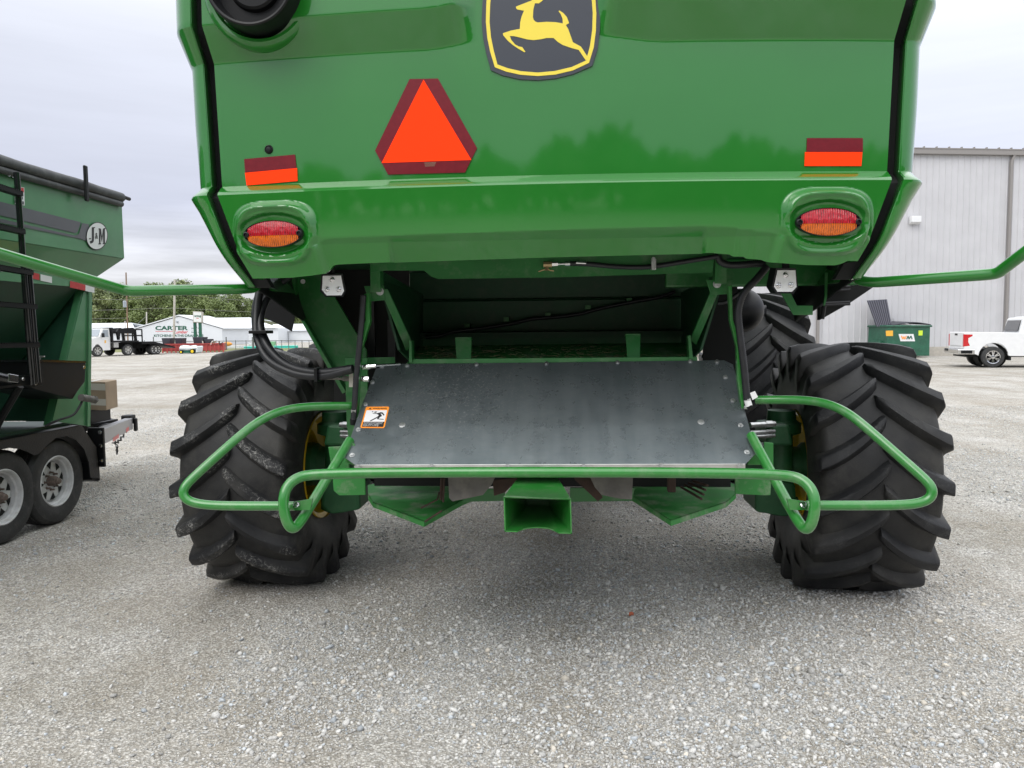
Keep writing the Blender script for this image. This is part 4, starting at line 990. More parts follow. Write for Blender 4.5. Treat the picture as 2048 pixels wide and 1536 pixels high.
mb = MB(); mb.prism([(CX, 3, zt), (xw, 3, zt), (xw, 3, zt+.02), ((CX+xw)/2, 3, zt+.25), (CX, 3, zt+.02)], (0, 4.2, 0)); K(mb, 'tarp_cover', 'tarp')
# stripes: one long grey band with a curved tail and a thin one beneath
xs = CX+.0135
st = lambda x, y: PX(x, y, xs)
mb = MB(); mb.poly([st(-60,384), st(0,403), st(162,444.5), st(156,463), st(150,466), st(0,430.5), st(-60,416)]); mb.poly([st(-60,422), st(0,437), st(150,471), st(158,468), st(164,446), st(178,448.5), st(178,483), st(160,477.5), st(0,445), st(-60,432)])
K(mb, 'side_stripe', 'stripe_grey')
# badge with its letters
def ov(off): return lambda u, v: PX(194+u*21, 472-v*27-u*1.5, xs+off)
mb = MB(); mb.poly([ov(.003)(1.03*math.cos(a), 1.03*math.sin(a)) for a in np.linspace(0, 2*math.pi, 41)[:-1]]); bd = K(mb, 'badge', 'print_black')
mb = MB(); mb.poly([ov(.005)(.97*math.cos(a), .97*math.sin(a)) for a in np.linspace(0, 2*math.pi, 41)[:-1]]); mb.build('badge_face', 'white_paint', bd)
f = ov(.007)
def fm(u, v): return f(u*2-1, v*2-1)
text_part('badge_letter', 'J', fm, (.16, .24, .36, .83), 'print_black', bd, bold=.03)
text_part('badge_letter', '&', fm, (.41, .40, .55, .62), 'print_black', bd, bold=.02)
MB().poly([fm(*p) for p in ((.60,.20),(.67,.20),(.67,.58),(.735,.24),(.795,.58),(.80,.20),(.88,.20),(.88,.76),(.79,.76),(.738,.46),(.69,.76),(.60,.76))]).build('badge_letter', 'print_black', bd)
mb = MB()
for a, b, c_, d in ((.27,.80,.41,.835),(.12,.40,.22,.435),(.57,.185,.70,.22),(.77,.185,.91,.22),(.57,.74,.66,.775),(.82,.74,.91,.775)): mb.poly([fm(a,b), fm(c_,b), fm(c_,d), fm(a,d)])
mb.build('letter_serifs', 'print_black', bd)
# red and white tape, warning stickers
band = CX-.10+.0115
for x0, x1, m_ in ((44,79,'red_tape'),(81,104,'white_paint'),(140,171,'red_tape'),(171,189,'white_paint'),(-20,5,'white_paint')):
    za = lambda x: 546+(x-62)*(568-546)/(158-62)
    mb = MB(); mb.poly([PX(x0, za(x0)-2, band), PX(x1, za(x1)-2, band), PX(x1, za(x1)+10.5, band), PX(x0, za(x0)+11, band)]); K(mb, 'reflective_tape', m_)
mb = MB(); mb.poly([PX(x, y, xs+.002) for x, y in [(29,372),(48.5,375),(49.5,411),(30,408)]]); wl = K(mb, 'safety_decal', 'white_paint')
mb = MB(); mb.poly([PX(x, y, xs+.004) for x, y in [(29,372.5),(47.5,376),(48,385),(29,381)]]); mb.build('decal_head', 'red_tape', wl)
mb = MB(); mb.poly([PX(x, y, xs+.004) for x, y in [(30,400),(48,403),(48.3,409.5),(30,406)]]); mb.poly([PX(x, y, xs+.004) for x, y in [(42,393),(46,393.6),(46,399),(42,398)]]); mb.build('decal_print', 'stripe_grey', wl)
# ladder, two overlapping sections
XL = CX+.20
lad = K(MB().tube([PX(33,345,XL), PX(41,450,XL), PX(48,545,XL), PX(64,770,XL)], .022, 12), 'ladder', 'black_gloss', smooth=50)
MB().tube([PX(-70,312,XL), PX(-40,740,XL)], .022, 12).build('rail', 'black_gloss', lad, smooth=50)
MB().tube([PX(58,537,XL+.03), PX(77,765,XL+.03)], .020, 12).build('rail', 'black_gloss', lad, smooth=50)
MB().tube([PX(50,545,XL+.03), PX(70,768,XL+.03)], .014, 12).build('rail', 'black_gloss', lad, smooth=50)
for (xa, ya), (xb, yb_) in (((-80,350),(39,388)),((-80,436),(44,464)),((-80,522),(60,546)),((-60,604),(68,614)),((-60,692),(73,690))):
    a, b = PX(xa, ya, XL+.02), PX(xb, yb_, XL+.02); mb = MB()
    mb.hexa([a+Vector((-.03, 0, -.018)), a+Vector((.03, 0, -.018)), a+Vector((.03, 0, .014)), a+Vector((-.03, 0, .014))], [b+Vector((-.03, 0, -.018)), b+Vector((.03, 0, -.018)), b+Vector((.03, 0, .014)), b+Vector((-.03, 0, .014))])
    n = 26
    for k in range(n):
        q = a.lerp(b, (k+.5)/n); mb.box((q.x-.028, q.y-.006, q.z+.012), (q.x+.032, q.y+.006, q.z+.020))
    mb.build('rung', 'black', lad)
mb = MB(); mb.box((CX, PX(20,345,CX).y, PX(20,356,CX).z), (CX+.03, PX(34,345,CX).y, PX(20,342,CX).z)); 
K(mb, 'ladder_bracket', 'black')
for x, y in ((17.5,349),(25,351)):
    mb = MB(); bolts(mb, [PX(x, y, CX+.03)], (1, 0, 0), .011, .01); K(mb, 'bolt', 'chrome')
# black chute box with its motor
mb = MB(); mb.prism([PX(x, y, CX+.10) for x, y in [(70,723),(172,724),(170.5,763),(156,782),(146,798),(70,778)]], (-.40, 0, 0)); cb_ = K(mb, 'outlet_box', 'black', bevel=.006)
mb = MB(); bolts(mb, [PX(167.5,734.5,CX+.10)], (1, 0, 0), .010, .008); mb.build('bolt', 'chrome', cb_)
mb = MB(); mb.prism([PX(x, y, CX+.11) for x, y in [(70,719),(172,722),(172,726),(70,724)]], (-.42, 0, 0)); mb.build('lid_edge', 'black_gloss', cb_)
mb = MB(); mb.cyl(PX(162,795,CX+.12), PX(187,799,CX+.12), .030); mb.cyl(PX(186,799,CX+.12), PX(190,799.5,CX+.12), .036, n=6); K(mb, 'gate_motor', 'grey_rubber', smooth=30)
mb = MB(); mb.tube([PX(164,803,CX+.11), PX(158,815,CX+.11), PX(146,830,CX+.1), PX(118,840,CX+.06), PX(90,852,CX-.02)], .010, 8, smooth=6); K(mb, 'hydraulic_hose', 'hose', smooth=60)
mb = MB(); mb.cyl(PX(-30,748,CX+.2), PX(20,758,CX+.2), .035); K(mb, 'cylinder', 'black_gloss', smooth=40)
mb = MB(); mb.prism([PX(x, y, CX+.24) for x, y in [(18,747),(38,751),(37,766),(18,763)]], (-.03, 0, 0)); K(mb, 'latch', 'chrome', bevel=.004)
mb = MB(); mb.prism([PX(x, y, CX+.2) for x, y in [(38,758),(52,750),(80,752),(88,757),(86,771),(76,772),(70,778),(58,772),(40,770)]], (-.05, 0, 0)); K(mb, 'ladder_foot', 'black', bevel=.004)
for x, y in ((46,758),(71,767)):
    mb = MB(); bolts(mb, [PX(x, y, CX+.2)], (1, 0, 0), .011, .008); K(mb, 'bolt', 'chrome')
mb = MB(); mb.hexa([PX(0,773,CX+.2), PX(70,763,CX+.2), PX(70,767,CX+.2), PX(0,778,CX+.2)], [PX(0,773,CX+.14), PX(70,763,CX+.14), PX(70,767,CX+.14), PX(0,778,CX+.14)]); K(mb, 'step_plate', 'black')
mb = MB(); mb.tube([PX(40,772,CX+.1), PX(0,840,CX-.1), PX(-20,880,CX-.2)], .028, 8); K(mb, 'brace', 'black')
mb = MB(); mb.lathe(PX(79,723,CX+.0), (0, 0, 1), [(.01, -.02), (.01, .03), (.04, .035), (.04, .045), (0, .045)], 16); K(mb, 'hand_wheel', 'steel_zinc')
# fender over both wheels
XF = -4.34
topo = [(-140,905),(-60,893),(0,880),(60,869),(163,850),(176,868),(193,893),(199,957)]
arch = [(181,955),(178,925),(168,898),(152,880),(134,872),(112,876),(92,893),(78,908),(69,911),(58,905),(40,898),(15,895),(-15,905),(-45,930),(-70,970),(-100,980),(-140,975)]
mb = MB(); mb.prism([PX(x, y, XF) for x, y in topo+arch], (-.012, 0, 0)); K(mb, 'fender_skirt', 'tread_plate')
mb = MB(); tp_ = [PX(x, y, XF) for x, y in topo]
mb.loft([[p, p-Vector((.50, 0, 0)), p-Vector((.50, 0, .012)), p-Vector((0, 0, .012))] for p in tp_]); K(mb, 'fender_top', 'tread_plate')
mb = MB(); mb.prism([PX(x, y, XF-.02) for x, y in [(181,925),(199,930),(201,960),(196,963),(184,960)]], (-.25, 0, 0)); K(mb, 'mud_flap', 'black', bevel=.006)
# wheels
def cart_wheel(px, py, ph):
    R = .375; c = G(118, 962, R); c = Vector((c.x, PX(px, py, c.x).y, R))
    mb = MB(); mb.lathe((c.x-.125, c.y, c.z), (1, 0, 0), [(.215, -.105), (.225, -.118), (.30, -.128), (.345, -.115), (.368, -.09), (.372, -.085), (.366, -.08), (.375, -.05), (.369, -.045), (.376, -.02), (.370, -.015), (.376, .015), (.370, .02), (.375, .045), (.368, .05), (.372, .085), (.366, .095), (.345, .118), (.30, .128), (.26, .124), (.225, .115), (.213, .103)], 64)
    ty = mb.build('tyre', 'rubber_smooth', cart, smooth=30)
    mb = MB(); mb.lathe((c.x-.125, c.y, c.z), (1, 0, 0), [(.213, .10), (.222, .112), (.214, .117), (.205, .11), (.198, .08), (.188, .07), (.186, .03), (.172, .022), (.165, .045), (.11, .055), (.075, .045), (.07, .04), (0, .04)], 64); rm = mb.build('rim', 'rim_white', cart, smooth=30)
    xx = c.x-.125
    for k in range(8):
        a = 2*math.pi*k/8+ph
        def q(r, da, x=.0): return (xx+x, c.y+r*math.cos(a+da), c.z+r*math.sin(a+da))
        mb = MB(); t0, t1 = .100, .163
        h = lambda r: .055-(r-.11)*.18+.0015
        mb.poly([q(t1, -.23, h(t1)+.001), q(t1+.003, 0, h(t1)+.001), q(t1, .23, h(t1)+.001), q(t0, 0, h(t0)+.001)]); mb.build('slot_shade', 'black_mat', rm)  # flat dark triangles painted for the shade in the rim openings
    mb = MB(); mb.lathe((xx, c.y, c.z), (1, 0, 0), [(.045, .03), (.043, .09), (.036, .105), (.030, .108), (.028, .125), (.02, .135), (0, .135)], 24); mb.build('hub', 'rust_hub', rm, smooth=30)
    mb = MB(); bolts(mb, [(xx+.045, c.y+.075*math.cos(a), c.z+.075*math.sin(a)) for a in np.linspace(0, 2*math.pi, 9)[:-1]], (1, 0, 0), .009, .03); mb.build('wheel_nut', 'rust_hub', rm)
cart_wheel(118, 962, .1); cart_wheel(10, 985, .35); cart_wheel(-112, 1010, .2)
mb = MB(); mb.box((-6.5, 5.95, .33), (-4.6, 6.07, .45)); K(mb, 'axle', 'black')
# tongue of the cart
T0, T1 = Vector((-4.33, PX(205,900,-4.33).y, .60)), P(266,858,8.9)
for sgx in (0, 1):
    a = T0.copy(); b = T1.copy()
    if sgx: a.x = -6.5; b.x -= .25; a.y += .02
    mb = MB(); w_ = Vector((-.09, 0, 0)); h_ = Vector((0, 0, .15))
    mb.hexa([a, a+w_, a+w_+h_, a+h_], [b, b+w_, b+w_+h_*.9, b+h_*.9]); K(mb, 'tongue_beam', 'frame_silver', bevel=.006)
mb = MB(); q = T0; mb.box((q.x-.12, q.y-.03, q.z-.20), (q.x+.03, q.y, q.z+.17)); pl_ = K(mb, 'mounting_plate', 'black', bevel=.004)
mb = MB(); bolts(mb, [(q.x+.005, q.y-.03, q.z+dz) for dz in (.13, 0, -.14)], (0, -1, 0), .014, .012); mb.build('bolt', 'chrome', pl_)
mb = MB(); q = T1; mb.box((q.x-.12, q.y-.05, q.z+.06), (q.x+.0, q.y+.08, q.z+.17)); mb.box((q.x-.0, q.y, q.z-.03), (q.x+.035, q.y+.06, q.z+.13)); K(mb, 'coupler', 'black', bevel=.015)
mb = MB(); mb.cyl(P(188,868,7.6), P(215,868,8.0), .07); mb.tube([P(195,862,7.7), P(203,852,7.9), P(222,849,8.2), P(245,852,8.6)], .015, 8, smooth=5); K(mb, 'tongue_hose', 'hose', smooth=40)
mb = MB(); mb.box((-5.75, 7.9, .60), (-5.05, 8.35, .68)); K(mb, 'tongue_tray', 'black')
mb = MB(); 
for k in range(9):
    t = k/8; q = P(228+22*t, 886+6*math.sin(t*3.1)-22*t, 8.3+.4*t); mb.lathe(q, (1, .3, 0) if k % 2 else (0, .3, 1), [(.022, -.005), (.028, 0), (.022, .005), (.016, 0), (.022, -.005)], 12)
for k in range(4):
    q = P(234, 893+k*4, 8.35); mb.lathe(q, (1, .3, 0) if k % 2 else (.6, 1, 0), [(.022, -.005), (.028, 0), (.022, .005), (.016, 0), (.022, -.005)], 12)
K(mb, 'safety_chain', 'hose')
for x0, x1 in ((226,238),(252,258)):
    mb = MB(); mb.poly([PN(x, y, T0+Vector((.003, 0, 0)), (T1-T0).cross(Vector((0, 0, 1))).normalized()) for x, y in [(x0, 884-(x0-226)*.72), (x1, 884-(x1-226)*.72), (x1, 876-(x1-226)*.72), (x0, 876-(x0-226)*.72)]]); K(mb, 'red_reflector', 'red_tape')

# ============================================================ cardboard box on the tongue
p0, p1, p2 = P(213,820,7.75), P(236,817,8.1), P(150,812,7.95)
bz0 = .84; h = .30
bx = thing('cardboard_box', (-4.95, 7.9, .8), 'brown cardboard box bound with pale tape behind the green cart', 'cardboard box')
c0 = Vector((p0.x, p0.y, bz0)); e1 = Vector((-.09, .36, 0)); e2 = Vector((-.55, .12, 0))
mb = MB(); mb.prism([c0, c0+e1, c0+e1+e2, c0+e2], (0, 0, h)); mb.build('carton', 'cardboard', bx, bevel=.006)
mb = MB()
for z0_, z1_ in ((.05, .12), (.21, .28)):
    for A_, e_ in ((c0, e1), (c0, e2)):
        nn = e_.cross(Vector((0, 0, 1))).normalized()*.002
        if nn.y > 0: nn = -nn
        mb.poly([A_+nn+Vector((0, 0, z0_)), A_+e_+nn+Vector((0, 0, z0_+.01)), A_+e_+nn+Vector((0, 0, z1_+.01)), A_+nn+Vector((0, 0, z1_))])
u_ = Vector((0, 0, h+.002)); mb.poly([c0+u_+e2*.3, c0+u_+e2*.3+e1, c0+u_+e2*.45+e1, c0+u_+e2*.45])
mb.build('packing_tape', 'packing_tape', bx)
mb = MB(); mb.box((-5.7, 7.75, .70), (-4.98, 8.1, .838)); K(mb, 'tongue_shelf', 'black')

# ============================================================ pickup truck at right
def truck_wheel(parent, c, R, w, ax, rimc='chrome', dark='rubber_smooth', spokes=6, out=1):
    """c: centre of the outer face; ax: unit axis pointing outwards"""
    ax = Vector(ax).normalized()
    mb = MB(); mb.lathe(c, ax, [(R*.60, -w), (R*.9, -w), (R*.99, -w*.85), (R, -w*.5), (R*.99, -w*.15), (R*.9, 0), (R*.62, .005), (R*.60, -.01)], 40); t = mb.build('tyre', dark, parent, smooth=30)
    mb = MB(); mb.lathe(c, ax, [(R*.61, -.01), (R*.60, .0), (R*.56, -.03), (R*.54, -.08), (0, -.09)], 36); mb.build('rim_well', 'black', parent, smooth=30)
    a = ax.orthogonal().normalized(); a = Vector((0, 0, 1)); b = ax.cross(a)
    mb = MB()
    for k in range(spokes):
        for da in (-.16, .16):
            t0 = 2*math.pi*k/spokes; d1 = a*math.cos(t0)+b*math.sin(t0); d2 = a*math.cos(t0+da)+b*math.sin(t0+da); s_ = d2.cross(ax)*R*.045
            p_ = Vector(c)-ax*.02+d1*R*.1; q_ = Vector(c)-ax*.012+d2*R*.57
            mb.hexa([p_-s_, p_+s_, p_+s_-ax*.02, p_-s_-ax*.02], [q_-s_, q_+s_, q_+s_-ax*.02, q_-s_-ax*.02])
    mb.lathe(c, ax, [(R*.17, -.03), (R*.16, -.005), (R*.1, 0), (0, 0)], 16)
    mb.lathe(c, ax, [(R*.61, -.02), (R*.62, .003), (R*.56, -.002), (R*.55, -.03)], 36)
    mb.build('rim', rimc, parent, smooth=30)
    return t
def frame(o, ang):
    """local (forward u, left v, up w) -> world"""
    c, s = math.cos(ang), math.sin(ang); f = Vector((c, s, 0)); l_ = Vector((-s, c, 0)); o = Vector(o)
    return (lambda u, v, w=0.: o+f*u+l_*v+Vector((0, 0, w))), f, l_
W0 = G(1986, 735.5)
ang = R_(3.9-15)
Q, fw, lf = frame((W0.x, W0.y, 0), ang)        # origin: under the near rear wheel; v grows away from the camera
pick = thing('pickup_truck', tuple(Q(1.5, .95)), 'white crew-cab pickup truck parked tail-on beside the grey metal building', 'pickup truck', rz=ang)
def K2(mb, name, material, **k): return mb.build(name, material, pick, **k)
def side_prism(pts, v0, v1, Q=Q): 
    mb = MB(); a = [Q(u, v0, w) for u, w in pts]; return mb.prism(a, Q(0, v1)-Q(0, v0))
def arch_pts(cx, cz, r, n=12, a0=0., a1=180.): return [(cx+r*math.cos(R_(a1+(a0-a1)*k/n)), cz+r*math.sin(R_(a1+(a0-a1)*k/n))) for k in range(n+1)]
body = [(-1.0, .62)] + [(-.58, .50)] + arch_pts(0, .44, .50, 12, 2, 178) + [(.58, .44), (3.1, .42)] + arch_pts(3.75, .44, .50, 12, 2, 178) + [(4.35, .45), (4.75, .55), (4.8, 1.05), (4.6, 1.18), (3.2, 1.27), (-1.0, 1.35)]
for v in (0.0, 1.86):
    side_prism(body, v, v+.09).build('body_side', 'white_paint', pick, bevel=.015)
side_prism([(.86, 1.27), (1.0, 1.86), (1.35, 1.93), (3.0, 1.92), (3.2, 1.85), (3.75, 1.25)], .10, 1.84).build('cab', 'white_paint', pick, bevel=.05)
side_prism([(1.15, 1.36), (1.22, 1.80), (1.95, 1.82), (1.95, 1.33)], .085, .10).build('side_window', 'glass_dark', pick, bevel=.01)
side_prism([(2.05, 1.33), (2.05, 1.82), (3.0, 1.81), (3.4, 1.33)], .085, .10).build('side_window', 'glass_dark', pick, bevel=.01)
mb = MB(); mb.hexa([Q(.84,.24,1.38), Q(.84,1.70,1.38), Q(.96,1.64,1.78), Q(.96,.30,1.78)], [v+fw*.05 for v in (Q(.84,.24,1.38), Q(.84,1.70,1.38), Q(.96,1.64,1.78), Q(.96,.30,1.78))]); K2(mb, 'rear_window', 'glass_dark')
mb = MB(); mb.prism([Q(1.0,.10,1.25), Q(4.7,.10,1.16), Q(4.7,1.84,1.16), Q(1.0,1.84,1.25)], (0, 0, -.5)); K2(mb, 'hood', 'white_paint')
mb = MB(); mb.prism([Q(-1.02,.09,.72), Q(-1.02,1.86,.72), Q(-1.02,1.86,1.34), Q(-1.02,.09,1.34)], fw*.06); tg = K2(mb, 'tailgate', 'white_paint', bevel=.02)
mb = MB(); mb.prism([Q(-1.03,.80,1.22), Q(-1.03,1.12,1.22), Q(-1.03,1.12,1.29), Q(-1.03,.80,1.29)], fw*.02); mb.build('handle', 'black', tg)
mb = MB(); mb.prism([Q(-1.027,.25,.80), Q(-1.027,1.7,.80), Q(-1.027,1.7,.83), Q(-1.027,.25,.83)], fw*.01); mb.build('trim', 'steel_zinc', tg)
for v in (-.004, 1.86):
    mb = MB(); mb.prism([Q(-1.03,v,.80), Q(-1.03,v+.09,.80), Q(-1.03,v+.09,1.27), Q(-1.03,v,1.27)], fw*.03)
    mb.prism([Q(-1.025,v,.80), Q(-.80,v,.83), Q(-.86,v,.98), Q(-.86,v,1.12), Q(-.72,v,1.20), Q(-.72,v,1.26), Q(-1.025,v,1.27)], lf*.02); K2(mb, 'tail_light', 'taillight', bevel=.008)
mb = MB(); mb.prism([Q(-1.20,-.01,.50), Q(-1.20,1.96,.50), Q(-.62,1.96,.50), Q(-.62,-.01,.50)], (0, 0, .20)); bp = K2(mb, 'rear_bumper', 'chrome', bevel=.03)
mb = MB(); mb.prism([Q(-1.215,1.35,.60), Q(-1.215,1.75,.60), Q(-1.215,1.75,.70), Q(-1.215,1.35,.70)], fw*.02); mb.prism([Q(-1.1,-.02,.54), Q(-.72,-.02,.54), Q(-.72,-.02,.66), Q(-1.1,-.02,.66)], lf*.02); mb.build('step_pad', 'black', bp)
mb = MB(); mb.prism([Q(-.9,.2,.40), Q(4.5,.2,.40), Q(4.5,1.75,.40), Q(-.9,1.75,.40)], (0, 0, .3)); K2(mb, 'underbody', 'black_mat')
mb = MB(); mb.prism([Q(.52,.02,.28), Q(.60,.02,.28), Q(.60,.02,.50), Q(.52,.02,.50)], lf*.25); K2(mb, 'mud_flap', 'black')
for u in (0., 3.75):
    truck_wheel(pick, Q(u, .02, .40), .40, .27, -lf); truck_wheel(pick, Q(u, 1.93, .40), .40, .27, lf)
    mb = MB(); mb.lathe(Q(u, .12, .44), lf, [(.49, 0), (.49, .6)], 30); K2(mb, 'wheel_well', 'black_mat')

# ============================================================ green waste skip with open lid
D0 = G(1772, 716); dd = (D0-EYE).length
sc_ = dd/F*1.0
Q, fw, lf = frame((D0.x, D0.y, 0), R_(3.9+6))
dump = thing('waste_skip', tuple(Q(1, .8)), 'dark green metal dumpster with white and yellow stickers, black lid thrown open', 'dumpster')
W_, H_, Dp = 83*sc_, 60*sc_, 1.6
mb = MB(); mb.prism([Q(0,0,.08), Q(W_,0,.08), Q(W_,Dp,.08), Q(0,Dp,.08)], (0, 0, .06))
mb.loft([[Q(0,0,.10), Q(W_,0,.10), Q(W_,Dp,.10), Q(-.05,Dp,.10)], [Q(0,-.0,H_-.1), Q(W_,0,H_-.1), Q(W_,Dp,H_-.06), Q(0,Dp,H_-.06)]], True, False); K3 = lambda mb, n_, m_, **k: mb.build(n_, m_, dump, **k)
K3(mb, 'tub', 'dump_green', bevel=.01)
mb = MB(); mb.tube([Q(-.03,Dp,H_-.08), Q(-.03,-.03,H_-.08), Q(W_+.06,-.03,H_-.1)], .05, 8); K3(mb, 'top_rim', 'dump_green')
mb = MB(); mb.prism([Q(W_,.3,.45), Q(W_+.12,.3,.45), Q(W_+.12,.3,.95), Q(W_,.3,.95)], lf*.8); K3(mb, 'fork_pocket', 'dump_green', bevel=.02)
mb = MB(); mb.prism([Q(-.14,.3,.5), Q(0,.3,.5), Q(0,.3,.85), Q(-.14,.3,.85)], lf*.8); K3(mb, 'fork_pocket', 'dump_green', bevel=.02)
ldm = MB(); la, lb_, lc, ld = P(1753,653,D0.y+.5), P(1784,653,D0.y+.5), P(1774,598.5,D0.y+1.1), P(1734,601,D0.y+1.1)
ldm.hexa([la, lb_, lc, ld], [v+Vector((0, .04, 0)) for v in (la, lb_, lc, ld)]); lid = K3(ldm, 'open_lid', 'dump_lid')
mb = MB()
for k in range(9):
    t = (k+.5)/9; a, b = la.lerp(lb_, t), ld.lerp(lc, t); r_ = (lb_-la)*.022
    mb.hexa([a-r_, a+r_, b+r_*1.2, b-r_*1.2], [v-Vector((0, .05, 0)) for v in (a-r_, a+r_, b+r_*1.2, b-r_*1.2)])
mb.build('lid_rib', 'lid_light', lid)
mb = MB(); mb.loft([[Q(u, -.03, H_-.04+.13*math.sin(math.pi*(u-.35)/(W_-.3))), Q(u, Dp, H_+.02+.13*math.sin(math.pi*(u-.35)/(W_-.3)))] for u in np.linspace(.35, W_+.02, 12)], False, False, closed=False); K3(mb, 'closed_lid', 'dump_lid', solid=.04)
mb = MB(); mb.tube([Q(.1,Dp,H_), Q(.1,Dp,H_+.32), Q(1.35,Dp,H_+.32), Q(1.45,Dp,H_)], .012, 6); K3(mb, 'lid_rod', 'steel_zinc')
yv = -.012
def dq(px, py): return PN(px, py, Q(0, yv, 0), lf)
mb = MB(); mb.poly([dq(*p) for p in [(1797,668),(1827,668),(1830,682.5),(1801,682.5)]]); pl2 = K3(mb, 'company_sign', 'white_paint')
mb = MB(); mb.poly([dq(1801.8,671.5), dq(1804,671.5), dq(1805.5,676), dq(1807,672.5), dq(1808.5,672.5), dq(1809.8,676), dq(1811.5,671.5), dq(1813.5,671.5), dq(1810.6,678.5), dq(1808.8,678.5), dq(1807.7,675.5), dq(1806.4,678.5), dq(1804.4,678.5)])
for i in range(len(mb.v)): mb.v[i] = tuple(Vector(mb.v[i])-lf*.01)
mb.build('sign_letter', 'warn_orange', pl2)
mb = MB(); mb.poly([dq(1812.2,678.5), dq(1815,671.5), dq(1817,671.5), dq(1818.3,675.5), dq(1821,671.5), dq(1823,671.5), dq(1825,678.5), dq(1822.8,678.5), dq(1821.7,674.6), dq(1818.6,678.5), dq(1817,678.5), dq(1815.7,674.8), dq(1814.3,678.5)])
for i in range(len(mb.v)): mb.v[i] = tuple(Vector(mb.v[i])-lf*.01)
mb.build('sign_letter', 'sign_green', pl2)
mb = MB(); mb.poly([dq(*p) for p in [(1771.5,661.5),(1786,661),(1786,672),(1772,672)]]); s_ = K3(mb, 'sticker', 'warn_yellow')
tag(s_, 'orange yellow sticker')
mb = MB(); mb.poly([dq(*p) for p in [(1837,661),(1845.5,661),(1845,671),(1837,671)]]); s_ = K3(mb, 'sticker', 'hi_vis')
tag(s_, 'yellow green sticker')
for nm in ('sticker',): pass

# ============================================================ big metal building at right
B0 = G(1850, 712); ang = R_(10); Q, fw, lf = frame((B0.x, B0.y, 0), ang)
hall = thing('metal_hall', tuple(Q(10, 10)), 'long pale grey ribbed metal building with brown gutter, beyond the pickup', 'building')
zr = P(1850, 297, B0.y).z; u0, u1 = -22.0, 55.0
zf = .48
mb = MB(); mb.prism([Q(u0,.02,0), Q(u1,.02,0), Q(u1,.3,0), Q(u0,.3,0)], (0, 0, zf)); mb.build('foundation', 'concrete', hall)
mb = MB(); mb.prism([Q(u0,.05,zf-.02), Q(u1,.05,zf-.02), Q(u1,30,zf-.02), Q(u0,30,zf-.02)], (0, 0, zr-.3-zf)); mb.build('wall', 'metal_wall', hall)
step = .347
mb = MB(); k = 0; uu = u0
while uu < u1:
    mb.loft([[Q(uu-.035,.055,z), Q(uu-.012,.015,z), Q(uu+.012,.015,z), Q(uu+.035,.055,z)] for z in (zf, zr-.28)], True, True); uu += step
wr = mb.build('wall_ribs', 'metal_wall', hall); 
mb = MB(); mb.prism([Q(u0-.1,-.18,zr-.32), Q(u1,-.18,zr-.32), Q(u1,-.18,zr-.02), Q(u0-.1,-.18,zr-.02)], lf*.22); mb.build('gutter', 'gutter_brown', hall, bevel=.02)
mb = MB(); mb.hexa([Q(u0-.1,-.2,zr-.01), Q(u1,-.2,zr-.01), Q(u1,15,zr+1.1), Q(u0-.1,15,zr+1.1)], [v-Vector((0, 0, .05)) for v in (Q(u0-.1,-.2,zr-.01), Q(u1,-.2,zr-.01), Q(u1,15,zr+1.1), Q(u0-.1,15,zr+1.1))])
uu = u0
while uu < u1: mb.box(Q(uu-.02,-.2,zr-.01), Q(uu+.06,-.05,zr+.06)); uu += step*2
mb.build('roof', 'gutter_brown', hall)
def on_hall(px, py, off=-.06): return PN(px, py, Q(0, off, 0), lf)
mb = MB(); q0, q1, q2 = on_hall(2029,304,-.15), on_hall(2024.5,316,-.12), on_hall(2018.5,708,-.12); uq = (q1-Q(0,0,0)).dot(fw)
mb.hexa([Q(uq+.06,-.16,zr-.3), Q(uq+.2,-.16,zr-.3), Q(uq+.2,-.05,zr-.3), Q(uq+.06,-.05,zr-.3)], [Q(uq-.07,-.14,zr-.62), Q(uq+.07,-.14,zr-.62), Q(uq+.07,-.03,zr-.62), Q(uq-.07,-.03,zr-.62)])
mb.box((0,0,0),(0,0,0)) if False else None
mb.hexa([Q(uq-.07,-.14,.1), Q(uq+.07,-.14,.1), Q(uq+.07,-.01,.1), Q(uq-.07,-.01,.1)], [Q(uq-.07,-.14,zr-.62), Q(uq+.07,-.14,zr-.62), Q(uq+.07,-.01,zr-.62), Q(uq-.07,-.01,zr-.62)])
mb.build('downspout', 'gutter_brown', hall)
uq = (on_hall(1635, 660)-Q(0,0,0)).dot(fw)
mb = MB(); mb.hexa([Q(uq-.07,-.14,.1), Q(uq+.07,-.14,.1), Q(uq+.07,-.01,.1), Q(uq-.07,-.01,.1)], [Q(uq-.07,-.14,zr-.3), Q(uq+.07,-.14,zr-.3), Q(uq+.07,-.01,zr-.3), Q(uq-.07,-.01,zr-.3)]); mb.build('downspout', 'gutter_brown', hall)
a, b = on_hall(1818,449,-.02), on_hall(1838,433,-.02); mb = MB(); mb.hexa([a, Vector((b.x,b.y,a.z)), b, Vector((a.x,a.y,b.z))], [v-lf*.22 for v in (a+Vector((0,0,.1)), Vector((b.x,b.y,a.z+.1)), b, Vector((a.x,a.y,b.z)))]); mb.build('wall_lamp', 'white_paint', hall, bevel=.02)
mat('far_wall', (.66, .69, .72), .55, var=.03, vscale=.6); mat('far_roof', (.72, .75, .78), .4, var=.04, vscale=.5)
mat('truck_white', (.75, .76, .76), .35, coat=.3)
mat('yellow_bright', (.85, .6, .02), .4)
mat('bin_green', (.18, .45, .22), .5)
